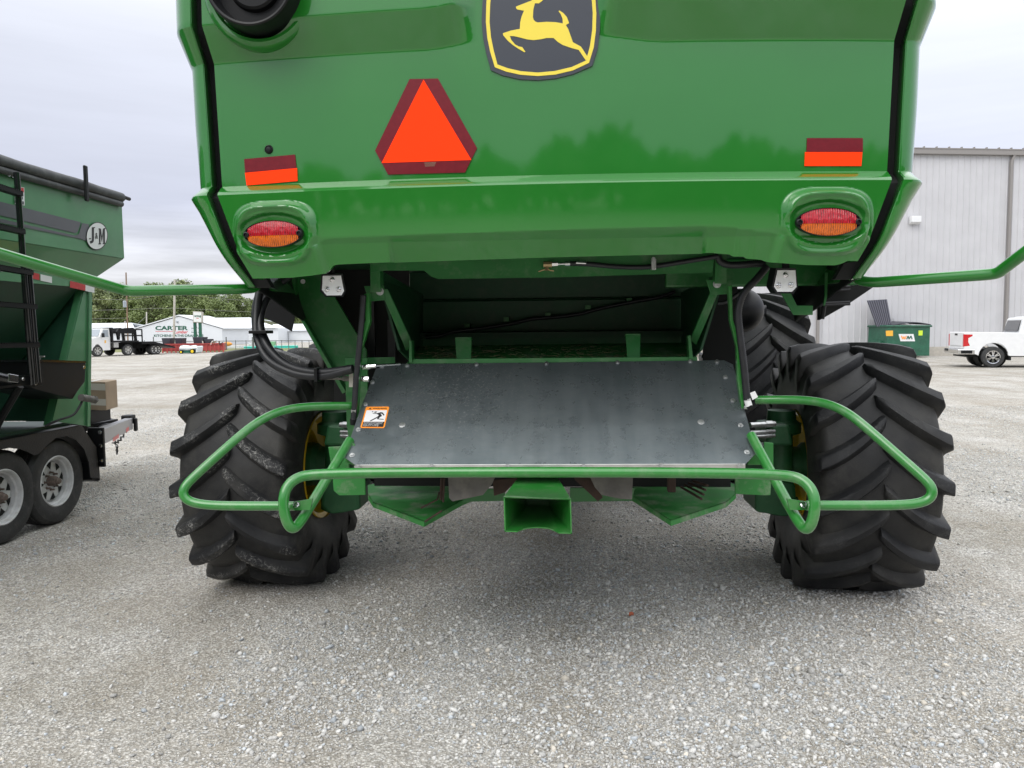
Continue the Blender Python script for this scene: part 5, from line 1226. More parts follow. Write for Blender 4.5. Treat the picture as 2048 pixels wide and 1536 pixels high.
# ============================================================ flatbed truck and goose-neck trailer, left distance
def shade_box(Q, lo, hi):
    (u0, v0, w0), (u1, v1, w1) = lo, hi
    return [Q(u0,v0,w0), Q(u1,v0,w0), Q(u1,v1,w0), Q(u0,v1,w0)], [Q(u0,v0,w1), Q(u1,v0,w1), Q(u1,v1,w1), Q(u0,v1,w1)]
a_, b_ = G(196, 713.4), G(310, 709)
dirv = (a_-b_); ang = math.atan2(dirv.y, dirv.x); Lw = dirv.length*57/114
ks = .83/.80
ft = Vector((a_.x, a_.y, 0)); 
Q, fw, lf = frame(ft, ang)
# near side is the one facing the camera: v = 0, body extends to v = -1.9*sgn
sgn = 1 if lf.dot(EYE-ft) < 0 else -1
Lw = -(PN(253, 700, ft, lf)-ft).dot(fw); U1 = -(PN(306, 700, ft, lf)-ft).dot(fw); U2 = -(PN(312.5, 700, ft, lf)-ft).dot(fw)
def QQ(u, v, w): return Q(u, v*sgn, w)
tk = thing('flatbed_truck', tuple(QQ(-Lw/2, .95, 0)), 'white single-cab truck with black flatbed parked in the far left distance', 'truck', rz=ang)
def K4(mb, n_, m_, **k): return mb.build(n_, m_, tk, **k)
s_ = Lw/3.6
def TP(pts, v0, v1):
    mb = MB(); return mb.prism([QQ(u*s_, v0, w) for u, w in pts], QQ(0, v1, 0)-QQ(0, v0, 0))
TP([(.75, .45), (.48, .42)] + [(.46*math.cos(R_(a)), .42+.46*math.sin(R_(a))) for a in np.linspace(0, 180, 11)] + [(-.5, .42), (-1.55, .45), (-1.6, 1.35), (-1.5, 1.98), (-.75, 2.0), (-.32, 1.42), (.70, 1.28), (.78, 1.1)], 0, 1.9).build('cab', 'truck_white', tk, bevel=.04)
TP([(-.52, 1.42), (-.78, 1.88), (-1.35, 1.88), (-1.38, 1.38)], -.015, .02).build('side_window', 'glass_light', tk)
mb = MB(); w0 = [QQ(-.33*s_,.15,1.46), QQ(-.33*s_,1.75,1.46), QQ(-.73*s_,1.68,1.93), QQ(-.73*s_,.22,1.93)]; mb.hexa(w0, [v+fw*.04 for v in w0]); K4(mb, 'windscreen', 'glass_light')
mb = MB(); mb.loft([*shade_box(QQ, (.76*s_,.1,.62), (.80*s_,1.8,1.15))]); K4(mb, 'grille', 'chrome')
mb = MB(); mb.loft([*shade_box(QQ, (.74*s_,-.02,.42), (.86*s_,1.92,.66))]); K4(mb, 'bumper', 'chrome')
mb = MB(); mb.loft([*shade_box(QQ, (-.62*s_,-.28,1.36), (-.52*s_,-.04,1.66))]); K4(mb, 'mirror', 'black')
mb = MB(); mb.loft([*shade_box(QQ, (-5.0*s_,-.25,.98), (-1.68*s_,2.15,1.10))]); mb.loft([*shade_box(QQ, (-1.78*s_,-.2,1.1), (-1.68*s_,2.1,2.06))]); K4(mb, 'flat_deck', 'black')
mb = MB(); mb.loft([*shade_box(QQ, (-2.5*s_,-.1,.62), (-1.9*s_,.4,.97))]); K4(mb, 'tool_box', 'steel_zinc')
mb = MB(); mb.loft([*shade_box(QQ, (-4.9*s_,.4,.45), (.3*s_,1.5,.95))]); K4(mb, 'chassis', 'black_mat')
mb = MB(); mb.poly([QQ(-1.05*s_,-.01,.95), QQ(-.88*s_,-.01,.95), QQ(-.88*s_,-.01,1.15), QQ(-1.05*s_,-.01,1.15)]); K4(mb, 'door_decal', 'warn_yellow')
for u in (0, -3.6*s_):
    truck_wheel(tk, QQ(u, -.02 if u == 0 else -.2, .41), .41, .25, -lf*sgn, rimc='alu'); truck_wheel(tk, QQ(u, 1.92 if u == 0 else 2.1, .41), .41, .25, lf*sgn, rimc='alu')
tl2 = thing('gooseneck_trailer', tuple(QQ(-8*s_, .95, 0)), 'long black gooseneck flatbed trailer hitched behind the white truck', 'trailer', rz=ang)
def K5(mb, n_, m_, **k): return mb.build(n_, m_, tl2, **k)
e0 = G(318, 707); Le = -(PN(321, 700, ft, lf)-ft).dot(fw)
mb = MB(); 
for v in (.25, 1.65):
    mb.prism([QQ(u*s_, v, w) for u, w in [(-2.9,1.15),(-2.75,1.75),(-3.0,1.98),(-4.9,2.05),(-5.3,1.85),(-5.4,.95),(-5.15,.95),(-5.05,1.62),(-3.2,1.62),(-3.1,1.15)]], QQ(0,.18,0)-QQ(0,0,0))
mb.loft([*shade_box(QQ, (-3.3*s_,.4,1.75), (-3.1*s_,1.7,1.9))])
K5(mb, 'gooseneck', 'black', bevel=.02)
mb = MB()
for v in (-.2, .9, 2.0): mb.tube([QQ(-5.5*s_, v, 1.0), QQ(-5.5*s_, v, 1.9)], .05, 6)
for w in (1.45, 1.9): mb.tube([QQ(-5.5*s_, -.2, w), QQ(-5.5*s_, 2.0, w)], .05, 6)
K5(mb, 'head_frame', 'black')
mb = MB(); mb.loft([*shade_box(QQ, (-Le+.8,-.3,.82), (-5.3*s_,2.2,1.0))]); mb.prism([QQ(u, -.3, w) for u, w in [(-Le+.8,1.0),(-Le+.8,.8),(-Le-1.1,.45),(-Le-1.1,.55)]], QQ(0,2.2,0)-QQ(0,-.3,0)); K5(mb, 'deck', 'black')
mb = MB(); mb.loft([*shade_box(QQ, (-Le+.5,.5,.5), (-5.6*s_,1.5,.82))]); K5(mb, 'frame_rail', 'black_mat')
for u in (-U1, -U2):
    truck_wheel(tl2, QQ(u, -.15, .38), .38, .5, -lf*sgn, rimc='alu'); truck_wheel(tl2, QQ(u, 2.05, .38), .38, .5, lf*sgn, rimc='alu')

# ============================================================ red roll-off container with junk
Yc = 60.
ca, cb2 = P(326, 707.5, Yc), P(447, 706.5, Yc+1.5); ca.z = cb2.z = .0
hgt = P(380, 687, Yc).z-.02
rc = thing('skip_container', tuple((ca+cb2)/2), 'long rusty red roll-off container full of junk in the far left distance', 'container')
e_ = (cb2-ca); n_ = Vector((-e_.y, e_.x, 0)).normalized()*2.2
mb = MB(); 
mb.hexa([ca+Vector((0,0,.12)), cb2+Vector((0,0,.12)), cb2+n_+Vector((0,0,.12)), ca+n_+Vector((0,0,.12))], [v+Vector((0,0,.06)) for v in (ca+Vector((0,0,.12)), cb2+Vector((0,0,.12)), cb2+n_+Vector((0,0,.12)), ca+n_+Vector((0,0,.12)))])
for a, b in ((ca, cb2), (cb2, cb2+n_), (cb2+n_, ca+n_), (ca+n_, ca)):
    a = a+Vector((0,0,.12)); b = b+Vector((0,0,.12)); t_ = Vector((0,0,hgt-.12)); w_ = Vector((0,0,1)).cross((b-a).normalized())*.06
    mb.hexa([a, b, b+t_, a+t_], [v+w_ for v in (a, b, b+t_, a+t_)])
mb.build('tub', 'red_steel', rc)
mb = MB(); nn = n_.normalized()
for k in range(15):
    p_ = ca+e_*(k/14); w = e_.normalized()*.05
    mb.hexa([p_-w-nn*.07, p_+w-nn*.07, p_+w, p_-w], [v+Vector((0,0,hgt)) for v in (p_-w-nn*.07, p_+w-nn*.07, p_+w, p_-w)])
mb.hexa([ca-nn*.09+Vector((0,0,hgt-.08)), cb2-nn*.09+Vector((0,0,hgt-.08)), cb2+Vector((0,0,hgt-.08)), ca+Vector((0,0,hgt-.08))], [v+Vector((0,0,.09)) for v in (ca-nn*.09+Vector((0,0,hgt-.08)), cb2-nn*.09+Vector((0,0,hgt-.08)), cb2+Vector((0,0,hgt-.08)), ca+Vector((0,0,hgt-.08)))])
mb.build('ribs', 'red_steel', rc)
def tub_thing(px0, px1, y0, y1, lab, cat, m_='dump_lid', Y=61.2, name='plastic_tub'):
    a, b = P(px0, y1, Y), P(px1, y0, Y); o = thing(name, ((a.x+b.x)/2, Y, a.z), lab, cat, group='junk piled in the red container')
    w = b.x-a.x; h_ = b.z-a.z
    mb = MB(); mb.loft([[(a.x+w*.08, Y, a.z), (b.x-w*.08, Y, a.z), (b.x-w*.08, Y+.7, a.z), (a.x+w*.08, Y+.7, a.z)], [(a.x, Y-.05, b.z), (b.x, Y-.05, b.z), (b.x, Y+.8, b.z), (a.x, Y+.8, b.z)], [(a.x+.05, Y, b.z), (b.x-.05, Y, b.z), (b.x-.05, Y+.7, b.z), (a.x+.05, Y+.7, b.z)], [(a.x+w*.12, Y+.05, a.z+.1), (b.x-w*.12, Y+.05, a.z+.1), (b.x-w*.12, Y+.6, a.z+.1), (a.x+w*.12, Y+.6, a.z+.1)]]); mb.build('tub_shell', m_, o, bevel=.02)
tub_thing(324, 341, 676, 688, 'black plastic tub at the left end of the red container', 'tub')
tub_thing(350, 364, 676, 688, 'black plastic tub in the middle of the red container, behind the pale pole', 'tub')
tub_thing(386, 407, 674, 688, 'wide black tub in the red container between the green sign posts', 'tub')
tub_thing(409, 419, 678, 688, 'small black tub in the red container right of the sign posts', 'tub')
jk = thing('scrap_boards', tuple(P(425, 687, 61.5)), 'broken tan boards sticking out of the red container', 'boards', group='junk piled in the red container')
for k in range(16):
    x = rnd.uniform(404, 440); a = P(x, 689, 61+rnd.random()); b = P(x+rnd.uniform(-9, 9), 686-rnd.random()*5, 61+rnd.random())
    MB().tube([a, b], .05, 4).build('board', ['cardboard', 'rust', 'packing_tape'][k % 3], jk)
# ============================================================ wrapped mower in front of the container
mw = thing('wrapped_mower', tuple(G(375, 707)), 'green ride-on mower with yellow wheels wrapped in white plastic by the red container', 'mower')
Ym = 58.
def pm(x, y, dy=0.): return P(x, y, Ym+dy)
mb = MB(); rg = []
for t, y0, y1 in ((358.5,695,701),(361,691.5,703),(368,690,704),(376,690.5,704),(381,691.5,703),(387,690.3,703),(392,690,702),(394.5,692,699)):
    c = (y0+y1)/2; h_ = (y1-y0)/2; rg.append([pm(t, c-h_*math.sin(a), .6*math.cos(a)+.6) for a in np.linspace(0, 2*math.pi, 15)[:-1]])
mb.loft(rg); mb.build('plastic_wrap', 'wrap', mw, smooth=60)
mb = MB(); mb.prism([pm(394,692), pm(395.5,694), pm(394,704.5), pm(391,704.5)], (0, .9, 0)); mb.build('wrap_flap', 'wrap', mw)
mb = MB(); mb.prism([pm(362,702.5), pm(390,700.5), pm(390,706), pm(362,706)], (0, 1.1, 0)); mb.build('mower_deck', 'sign_green', mw)
for x, y, r in ((362, 704.2, .10), (384.5, 703, .15)):
    c = pm(x, y, -.1); c.z = max(c.z, r+.03)
    mb = MB(); mb.lathe(c, (0, -1, 0), [(r*.6, -.1), (r+.05, -.1), (r+.05, 0), (r, .02), (r*.6, .02)], 20); w = mb.build('wheel', 'black', mw, smooth=30)
    mb = MB(); mb.lathe(c, (0, -1, 0), [(r*.85, .0), (r*.8, .025), (r*.3, .04), (0, .04)], 20); mb.build('rim', 'yellow_bright', w, smooth=30)

# ============================================================ lumber yard buildings
YB = 95.
def solid(name, pts, vec, m_, parent): 
    mb = MB(); mb.prism(pts, vec); return mb.build(name, m_, parent)
# gable building with the painted words
g = lambda x, y, Y=YB: P(x, y, Y)
def ground_z(p): return Vector((p.x, p.y, 0))
cl = thing('lumber_store', tuple(ground_z(g(356, 690))+Vector((0, 2, 0))), 'white gabled lumber store with green and red lettering on its wall', 'building')
ea, eb, pk = g(267.5, 658.5), g(444, 659), g(358, 633)
zE = (ea.z+eb.z)/2; ea.z = eb.z = zE
far = P(497, 661.5, YB+9)-P(444, 659, YB); far.z = 0
mb = MB(); mb.prism([ground_z(ea), ground_z(eb), eb, pk, ea], far); mb.build('wall', 'far_wall', cl)
ov_ = Vector((0, -.12, 0)); up = Vector((0, 0, .10))
for a, b in ((ea, pk), (eb, pk)):
    d_ = (a-b).normalized()*.35
    mb = MB(); mb.hexa([a+d_+ov_+up, b+ov_+up, b+ov_+up*2.2, a+d_+ov_+up*2.2], [v+far*1.02 for v in (a+d_+ov_+up, b+ov_+up, b+ov_+up*2.2, a+d_+ov_+up*2.2)]); mb.build('roof', 'far_roof', cl)
mb = MB(); mb.lathe(g(354.5, 643.5, YB-.06), (0, -1, 0), [(.13, 0), (.13, .1), (.06, .16), (0, .16)], 16); mb.build('wall_lamp', 'glass_light', cl, smooth=30)
cs = [g(300, 680, YB-.02), g(420, 680, YB-.02), g(420, 645, YB-.02), g(300, 645, YB-.02)]
fm = quadmap(cs); tx = lambda x: (x-300)/120; ty_ = lambda y: (680-y)/35
def wtext(s, x0, y0, x1, y1, m_, **k): return text_part('wall_lettering', s, fm, (tx(x0), ty_(y1), tx(x1), ty_(y0)), m_, cl, **k)
wtext('CARTER', 310.5, 651.8, 376, 660.2, 'sign_green', bold=.035)
wtext('Lumber', 348.5, 660.5, 376, 667, 'sign_red', bold=.01, shear=.35)
wtext('KITCHENS·BATHS·DRAINAGE', 308, 668.8, 407, 673.8, 'sign_green', bold=.02)
mb = MB(); mb.poly([fm(tx(311), ty_(663)), fm(tx(349), ty_(663)), fm(tx(349), ty_(662.2)), fm(tx(311), ty_(662.2))]); mb.build('underline', 'sign_red', cl)
mb = MB(); cx_, cy_ = 391.5, 660
for a in np.linspace(0, 2*math.pi, 7)[:-1]:
    a2 = a+math.pi/6; o1 = (cx_+11*math.cos(a2)*.9, cy_-8.5*math.sin(a2)); b0 = (cx_+7*math.cos(a2-.42), cy_-5*math.sin(a2-.42)); b1 = (cx_+7*math.cos(a2+.42), cy_-5*math.sin(a2+.42))
    for p_, q_ in ((o1, b0), (o1, b1)):
        mb.poly([fm(tx(p_[0]), ty_(p_[1])), fm(tx(q_[0]), ty_(q_[1])), fm(tx(q_[0]), ty_(q_[1]+.9)), fm(tx(p_[0]), ty_(p_[1]+.9))])
for k in (0, 1):
    s2 = 1 if k else -1; mb.poly([fm(tx(cx_), ty_(cy_+s2*8.5)), fm(tx(cx_-2.6), ty_(cy_+s2*6)), fm(tx(cx_+2.6), ty_(cy_+s2*6))])
mb.build('star_emblem', 'sign_green', cl)
wtext('DO IT', 385, 655, 398, 658.5, 'sign_green') if False else None
# others
def shed(label, front, depthv, ridge, YF, door=None, roofover=.25, name='storage_shed'):
    """front: eave line (x0,y0)-(x1,y1) of the wall facing us, ridge line behind it"""
    a, b = P(*front[0], YF), P(*front[1], YF); z = (a.z+b.z)/2; a.z = b.z = z
    r0, r1 = P(*ridge[0], YF+depthv), P(*ridge[1], YF+depthv); zr_ = (r0.z+r1.z)/2; r0.z = r1.z = zr_
    o = thing(name, tuple(ground_z((a+b)/2)), label, 'building')
    mb = MB(); dv = Vector((0, depthv*2, 0)); mb.loft([[ground_z(a), ground_z(b), ground_z(b)+dv, ground_z(a)+dv], [a, b, b+dv, a+dv]]); mb.build('wall', 'far_wall', o)
    lipd = Vector((0, -.3, -.0)); mb = MB(); q = [a+lipd, b+lipd, r1, r0]; mb.hexa([v+Vector((0, 0, .02)) for v in q], [v+Vector((0, 0, .14)) for v in q]); rf = mb.build('roof', 'far_roof', o)
    mb = MB(); q2 = [r0, r1, b+dv, a+dv]; mb.hexa([v+Vector((0, 0, .02)) for v in q2], [v+Vector((0, 0, .14)) for v in q2]); mb.build('roof', 'far_roof', o)
    if door:
        p_, q_ = P(*door[0], YF-.05), P(*door[1], YF-.05); p_.z = .05
        mb = MB(); mb.box((p_.x, YF-.06, p_.z), (q_.x, YF+.05, q_.z)); mb.build('door_opening', 'black_mat', o)
        mb = MB(); mb.box((p_.x-.12, YF-.10, 0), (p_.x, YF-.02, q_.z+.1)); mb.box((q_.x, YF-.10, 0), (q_.x+.12, YF-.02, q_.z+.1)); mb.box((p_.x-.12, YF-.12, q_.z), (q_.x+.12, YF-.02, q_.z+.15)); mb.build('door_frame', 'far_roof', o)
    return o
shed('low white shed with pale roof behind the flatbed truck', ((120, 666), (276, 667)), 6, ((120, 646), (264, 651)), 100)
shed('white shed with a wide sloping roof right of the lettered store', ((494, 655.5), (556, 657.5)), 9, ((412, 631), (500, 643.5)), 108)
shed('white shed with a big dark doorway at right end of the lumber yard', ((556, 662), (640, 662)), 8, ((545, 649), (640, 650)), 112, door=((555.5, 690), (577, 664.5)))
mb = MB()
# ============================================================ pylon sign
YS = 78.
sp = thing('pylon_sign', tuple(ground_z(P(393, 690, YS))), 'lumber yard pylon sign, white panel on two green posts', 'sign')
for x0, x1 in ((386.2, 390.2), (396.5, 400.5)):
    a, b = P(x0, 640, YS), P(x1, 640, YS); MB().box((a.x, YS, 0), (b.x, YS+.3, a.z+.6)).build('post', 'sign_green', sp)
q = [P(386, 645, YS-.1), P(403.8, 645.5, YS-.1), P(403.8, 623.5, YS-.1), P(385.5, 622.3, YS-.1)]
mb = MB(); mb.hexa(q, [v+Vector((-.35, 1.1, 0)) for v in q]); pnl = mb.build('sign_panel', 'concrete', sp, bevel=.03)
q2 = [P(387.3, 643.8, YS-.13), P(402.6, 644.2, YS-.13), P(402.6, 625, YS-.13), P(386.8, 624, YS-.13)]
mb = MB(); mb.hexa(q2, [v+Vector((0, .02, 0)) for v in q2]); mb.build('sign_face', 'white_paint', pnl)
f4 = quadmap([v+Vector((0, -.01, 0)) for v in q2])
text_part('sign_word', 'CARTER', f4, (.05, .50, .72, .70), 'sign_green', pnl, bold=.03); text_part('sign_word', 'Lumber', f4, (.35, .34, .70, .46), 'sign_red', pnl, shear=.3)
MB().add([f4(.72, .6), f4(.85, .75), f4(.97, .6), f4(.85, .42)], [(0, 1, 2, 3)]).build('sign_star', 'sign_green', pnl)
# ============================================================ utility poles and wires
def pole(x0, y0, x1, y1, w0, label, m_, Y):
    a, b = P(x0, y0, Y), P(x1, y1, Y); b.z = 0; px = (b-a).length
    o = thing('utility_pole', tuple(b), label, 'pole'); MB().cyl(b, a, w0*Y/F/2*1.1, w0*Y/F/2*.9, 12).build('shaft', m_, o, smooth=40); return o, a
o, ta = pole(252, 545, 256, 690, 3.0, 'brown wooden utility pole with grey transformer in the far left distance', 'pole_wood', 92)
c = P(249.5, 609, 91.6); MB().lathe(c-Vector((0, 0, .35)), (0, 0, 1), [(0, 0), (.20, 0), (.20, .75), (.12, .82), (0, .82)], 14).build('transformer', 'glass_light', o, smooth=30)
pole(250, 642, 250.5, 690, 2.4, 'short grey post beside the brown utility pole', 'pole_grey', 91)
pole(349.5, 560, 347, 690, 4.4, 'pale grey utility pole standing in front of the lettered store', 'pole_grey', 70)
pole(293, 624, 293.5, 690, 2.6, 'short pale pole behind the left slope of the lettered store', 'pole_grey', 104)
def wire(pts, lab):
    mb = MB(); mb.tube([P(*p) for p in pts], .022, 5, smooth=6); tag(mb.build('overhead_wire', 'wire'), lab, 'wire', 'overhead wires in the far left distance')
wire([(100,623,92),(254,619,92),(350,616.5,92),(480,623,96),(640,626,100)], 'long overhead wire crossing the trees, higher of the two')
wire([(100,595,92),(254,599,92),(350,588,92),(480,600,96),(640,596,100)], 'overhead wire near the top of the trees')
wire([(100,640,92),(254,636,92)], 'low overhead wire running left from the brown pole')
wire([(293,632,104),(284,640,100),(272,650,96)], 'slack wire dropping from the short pale pole')
# ============================================================ fence
fy = 68.5
fc = thing('chain_link_fence', tuple(ground_z(P(450, 705, fy))), 'thin dark chain link fence in front of the lumber yard', 'fence')
mb = MB(); a, b = P(270, 683.5, fy), P(660, 680.5, fy); mb.tube([a, b], .03, 6); mb.build('top_rail', 'chain_link', fc)
mb = MB(); a, b = P(450, 703, fy), P(660, 702, fy); mb.tube([P(270, 704, fy), b], .02, 5); mb.build('bottom_wire', 'chain_link', fc)
for x, w in ((289, .03), (307, .045), (330, .03), (351, .03), (372, .03), (412, .03), (432, .03), (452.5, .055), (471, .03), (492, .03), (506, .10), (514, .03), (524, .03), (538, .03), (552, .03), (563, .03), (577, .035), (590, .03), (604, .04), (618, .03)):
    t = P(x, 681.5, fy); MB().cyl((t.x, fy, 0), (t.x, fy, t.z+(.35 if w > .04 else .05)), w, n=8).build('fence_post', 'chain_link', fc)
mt = bpy.data.materials.new('mesh_wire'); mt.use_nodes = True; n = mt.node_tree.nodes; l = mt.node_tree.links
t_ = n.new('ShaderNodeBsdfTransparent'); mx_ = n.new('ShaderNodeMixShader'); mx_.inputs[0].default_value = .10; o_ = n['Material Output']; l.new(t_.outputs[0], mx_.inputs[1]); l.new(n['Principled BSDF'].outputs[0], mx_.inputs[2]); l.new(mx_.outputs[0], o_.inputs[0]); n['Principled BSDF'].inputs['Base Color'].default_value = (.2, .21, .21, 1); M['mesh_wire'] = mt
a, b = P(270, 704, fy), P(660, 702, fy); t0, t1 = P(270, 683.5, fy), P(660, 680.5, fy)
mb = MB(); mb.add([a, b, t1, t0], [(0, 1, 2, 3)]); mb.build('mesh_panel', 'mesh_wire', fc)
# ============================================================ yard stock behind the fence
def pipes(x0, x1, y0, y1, Y, lab, m_, n_=4):
    a, b = P(x0, y1, Y), P(x1, y0, Y); o = thing('pipe_bundle', ((a.x+b.x)/2, Y, a.z), lab, 'pipe bundle', group='bundles of teal pipe')
    h_ = b.z-a.z; r = h_/4
    for k in range(n_):
        for j in range(2):
            MB().cyl((a.x+rnd.random()*.1, Y+k*2*r, a.z+r+2*r*j), (b.x-rnd.random()*.1, Y+k*2*r, a.z+r+2*r*j), r*.98, n=10).build('pipe', m_, o, smooth=40)
pipes(488, 519, 692.5, 698.5, 74, 'bundle of teal pipes stacked left of the thick fence post', 'teal')
pipes(547, 594, 691, 697.5, 74, 'bundle of teal pipes stacked right of the black hoses', 'teal')
a, b = P(446, 690.5, 73), P(464, 685.5, 73)
o = thing('kayak', ((a.x+b.x)/2, 73, a.z), 'orange plastic hull lying right of the red container', 'kayak')
MB().tube([Vector((a.x+(b.x-a.x)*t, 73, (a.z+b.z)/2)) for t in np.linspace(0, 1, 12)], .2, 12, radii=lambda t: .02+.2*math.sin(math.pi*min(.97, max(.03, t)))**.6).build('hull', 'orange_plastic', o, smooth=60)
for x0, x1, y0, y1, lab in ((446, 481, 692, 698.5, 'white stack of lumber wrap beside the red container'), (494, 502, 687, 692, 'small grey stack above the teal pipes')):
    a, b = P(x0, y1, 75), P(x1, y0, 75); o = thing('material_stack', ((a.x+b.x)/2, 75, a.z), lab, 'stack', group='stacks of building material')
    for k in range(3):
        z0 = a.z+(b.z-a.z)*k/3; MB().box((a.x+.05*k, 75, z0+.02), (b.x-.04*k, 76.2, z0+(b.z-a.z)/3)).build('layer', 'wrap' if k != 1 else 'white_paint', o, bevel=.02)
a, b = P(540, 693, 78), P(548, 683, 78); o = thing('green_bin', ((a.x+b.x)/2, 78, a.z), 'light green bin beside the dark doorway of the lumber yard', 'bin')
MB().loft([[(a.x+.05, 78, a.z), (b.x-.05, 78, a.z), (b.x-.05, 78.5, a.z), (a.x+.05, 78.5, a.z)], [(a.x, 78, b.z), (b.x, 78, b.z), (b.x, 78.6, b.z), (a.x, 78.6, b.z)]]).build('bin_body', 'bin_green', o, bevel=.02)
# worker in a yellow jacket, small and far away
def person(base, hgt_, face):
    k = hgt_/1.75
    J = {'pel': (0,0,.95), 'spine': (0,0,1.2), 'chest': (0,0,1.38), 'neck': (0,0,1.5), 'lk': (-.11,.02,.5), 'la': (-.12,.05,.08), 'lt': (-.12,-.12,.03), 'rk': (.11,-.05,.5), 'ra': (.12,.0,.08), 'rt': (.12,-.18,.03),
         'ls': (-.19,0,1.42), 'le': (-.26,.03,1.15), 'lw': (-.24,-.10,.92), 'rs': (.19,0,1.42), 're': (.26,.03,1.15), 'rw': (.24,-.10,.92), 'hd': (0,-.01,1.60), 'tp': (0,0,1.72)}
    rad = {'pel': .14, 'spine': .13, 'chest': .15, 'neck': .06, 'lk': .07, 'la': .045, 'lt': .04, 'rk': .07, 'ra': .045, 'rt': .04, 'ls': .07, 'le': .05, 'lw': .035, 'rs': .07, 're': .05, 'rw': .035, 'hd': .095, 'tp': .07}
    E_ = [('pel','spine'),('spine','chest'),('chest','neck'),('neck','hd'),('hd','tp'),('pel','lk'),('lk','la'),('la','lt'),('pel','rk'),('rk','ra'),('ra','rt'),('chest','ls'),('ls','le'),('le','lw'),('chest','rs'),('rs','re'),('re','rw')]
    nm = list(J); me = bpy.data.meshes.new('person'); me.from_pydata([tuple(c*k for c in J[n]) for n in nm], [(nm.index(a), nm.index(b)) for a, b in E_], [])
    o = bpy.data.objects.new('person', me); COL.objects.link(o); o.location = base; o.rotation_euler = (0, 0, face)
    md = o.modifiers.new('skin', 'SKIN')
    sv = me.skin_vertices[0].data if me.skin_vertices else None
    if sv is None:
        bm = bmesh.new(); bm.from_mesh(me); bm.verts.layers.skin.verify(); bm.to_mesh(me); bm.free(); sv = me.skin_vertices[0].data
    for i, n in enumerate(nm): sv[i].radius = (rad[n]*k, rad[n]*k); sv[i].use_root = (n == 'pel')
    o.modifiers.new('sub', 'SUBSURF').render_levels = 1
    mt = bpy.data.materials.new('clothing'); mt.use_nodes = True; n_ = mt.node_tree.nodes; l_ = mt.node_tree.links
    tc_ = n_.new('ShaderNodeTexCoord'); s_ = n_.new('ShaderNodeSeparateXYZ'); l_.new(tc_.outputs['Object'], s_.inputs[0]); r_ = n_.new('ShaderNodeValToRGB'); r_.color_ramp.interpolation = 'CONSTANT'
    mm_ = n_.new('ShaderNodeMath'); mm_.operation = 'DIVIDE'; mm_.inputs[1].default_value = hgt_; l_.new(s_.outputs[2], mm_.inputs[0]); l_.new(mm_.outputs[0], r_.inputs[0])
    r_.color_ramp.elements[0].color = (.04, .05, .09, 1); r_.color_ramp.elements[1].position = .55; r_.color_ramp.elements[1].color = (.6, .8, .05, 1)
    e = r_.color_ramp.elements.new(.87); e.color = (.4, .25, .18, 1); l_.new(r_.outputs[0], n_['Principled BSDF'].inputs['Base Color']); me.materials.append(mt)
    tag(o, 'person in a yellow-green work jacket standing by the dark doorway', 'person')
pb = P(554, 690, 110); pb.z = 0; person(pb, 1.7, .4)

# ============================================================ trees
def leaf_mat(name, c1, c2):
    mt = bpy.data.materials.new(name); mt.use_nodes = True; n = mt.node_tree.nodes; l = mt.node_tree.links; b = n['Principled BSDF']
    at = n.new('ShaderNodeAttribute'); at.attribute_name = 'tone'; mx_ = n.new('ShaderNodeMix'); mx_.data_type = 'RGBA'; mx_.inputs[6].default_value = (*c1, 1); mx_.inputs[7].default_value = (*c2, 1)
    l.new(at.outputs['Fac'], mx_.inputs[0]); l.new(mx_.outputs[2], b.inputs['Base Color']); b.inputs['Roughness'].default_value = .6
    b.inputs['Transmission Weight'].default_value = 0
    M[name] = mt
leaf_mat('leaf', (.11, .155, .055), (.25, .31, .115)); leaf_mat('leaf_pale', (.14, .18, .08), (.29, .33, .15))
leaf_mat('leaf_dark', (.03, .06, .018), (.08, .12, .035))
def crown_mesh(name, seed, n_leaf, h, w, gap=.0):
    g_ = np.random.default_rng(seed)
    nb = 26; cen = []; 
    for k in range(nb):
        t = g_.random(); z = h*(.22+.74*t); rr_ = w*(.25+.8*math.sin(math.pi*min(1, .18+.80*t)))*.62
        a = g_.random()*6.28; q = g_.random()**.6*rr_; cen.append((q*math.cos(a), q*math.sin(a), z, w*(.16+.17*g_.random()), g_.random()))
    cen = np.array(cen); idx = g_.integers(0, nb, n_leaf); d = g_.normal(size=(n_leaf, 3)); d /= np.linalg.norm(d, axis=1)[:, None]
    rad = cen[idx, 3]*(.55+.5*g_.random(n_leaf)); p = cen[idx, :3]+d*rad[:, None]*[1, 1, .85]
    s = h*.012*(.6+g_.random(n_leaf)*.9)
    a = g_.normal(size=(n_leaf, 3)); a /= np.linalg.norm(a, axis=1)[:, None]; b = np.cross(a, g_.normal(size=(n_leaf, 3))); b /= np.linalg.norm(b, axis=1)[:, None]
    v = np.stack([p-a*s[:, None]-b*s[:, None]*.6, p+a*s[:, None]-b*s[:, None]*.7, p+a*s[:, None]*.8+b*s[:, None]*.7, p-a*s[:, None]*.9+b*s[:, None]*.6], 1).reshape(-1, 3)
    me = bpy.data.meshes.new(name); me.vertices.add(len(v)); me.vertices.foreach_set('co', v.ravel())
    me.loops.add(n_leaf*4); me.loops.foreach_set('vertex_index', np.arange(n_leaf*4)); me.polygons.add(n_leaf); me.polygons.foreach_set('loop_start', np.arange(n_leaf)*4)
    me.update(calc_edges=True)
    at = me.attributes.new('tone', 'FLOAT', 'FACE'); at.data.foreach_set('value', np.clip(cen[idx, 4]*.6+g_.random(n_leaf)*.5, 0, 1))
    return me
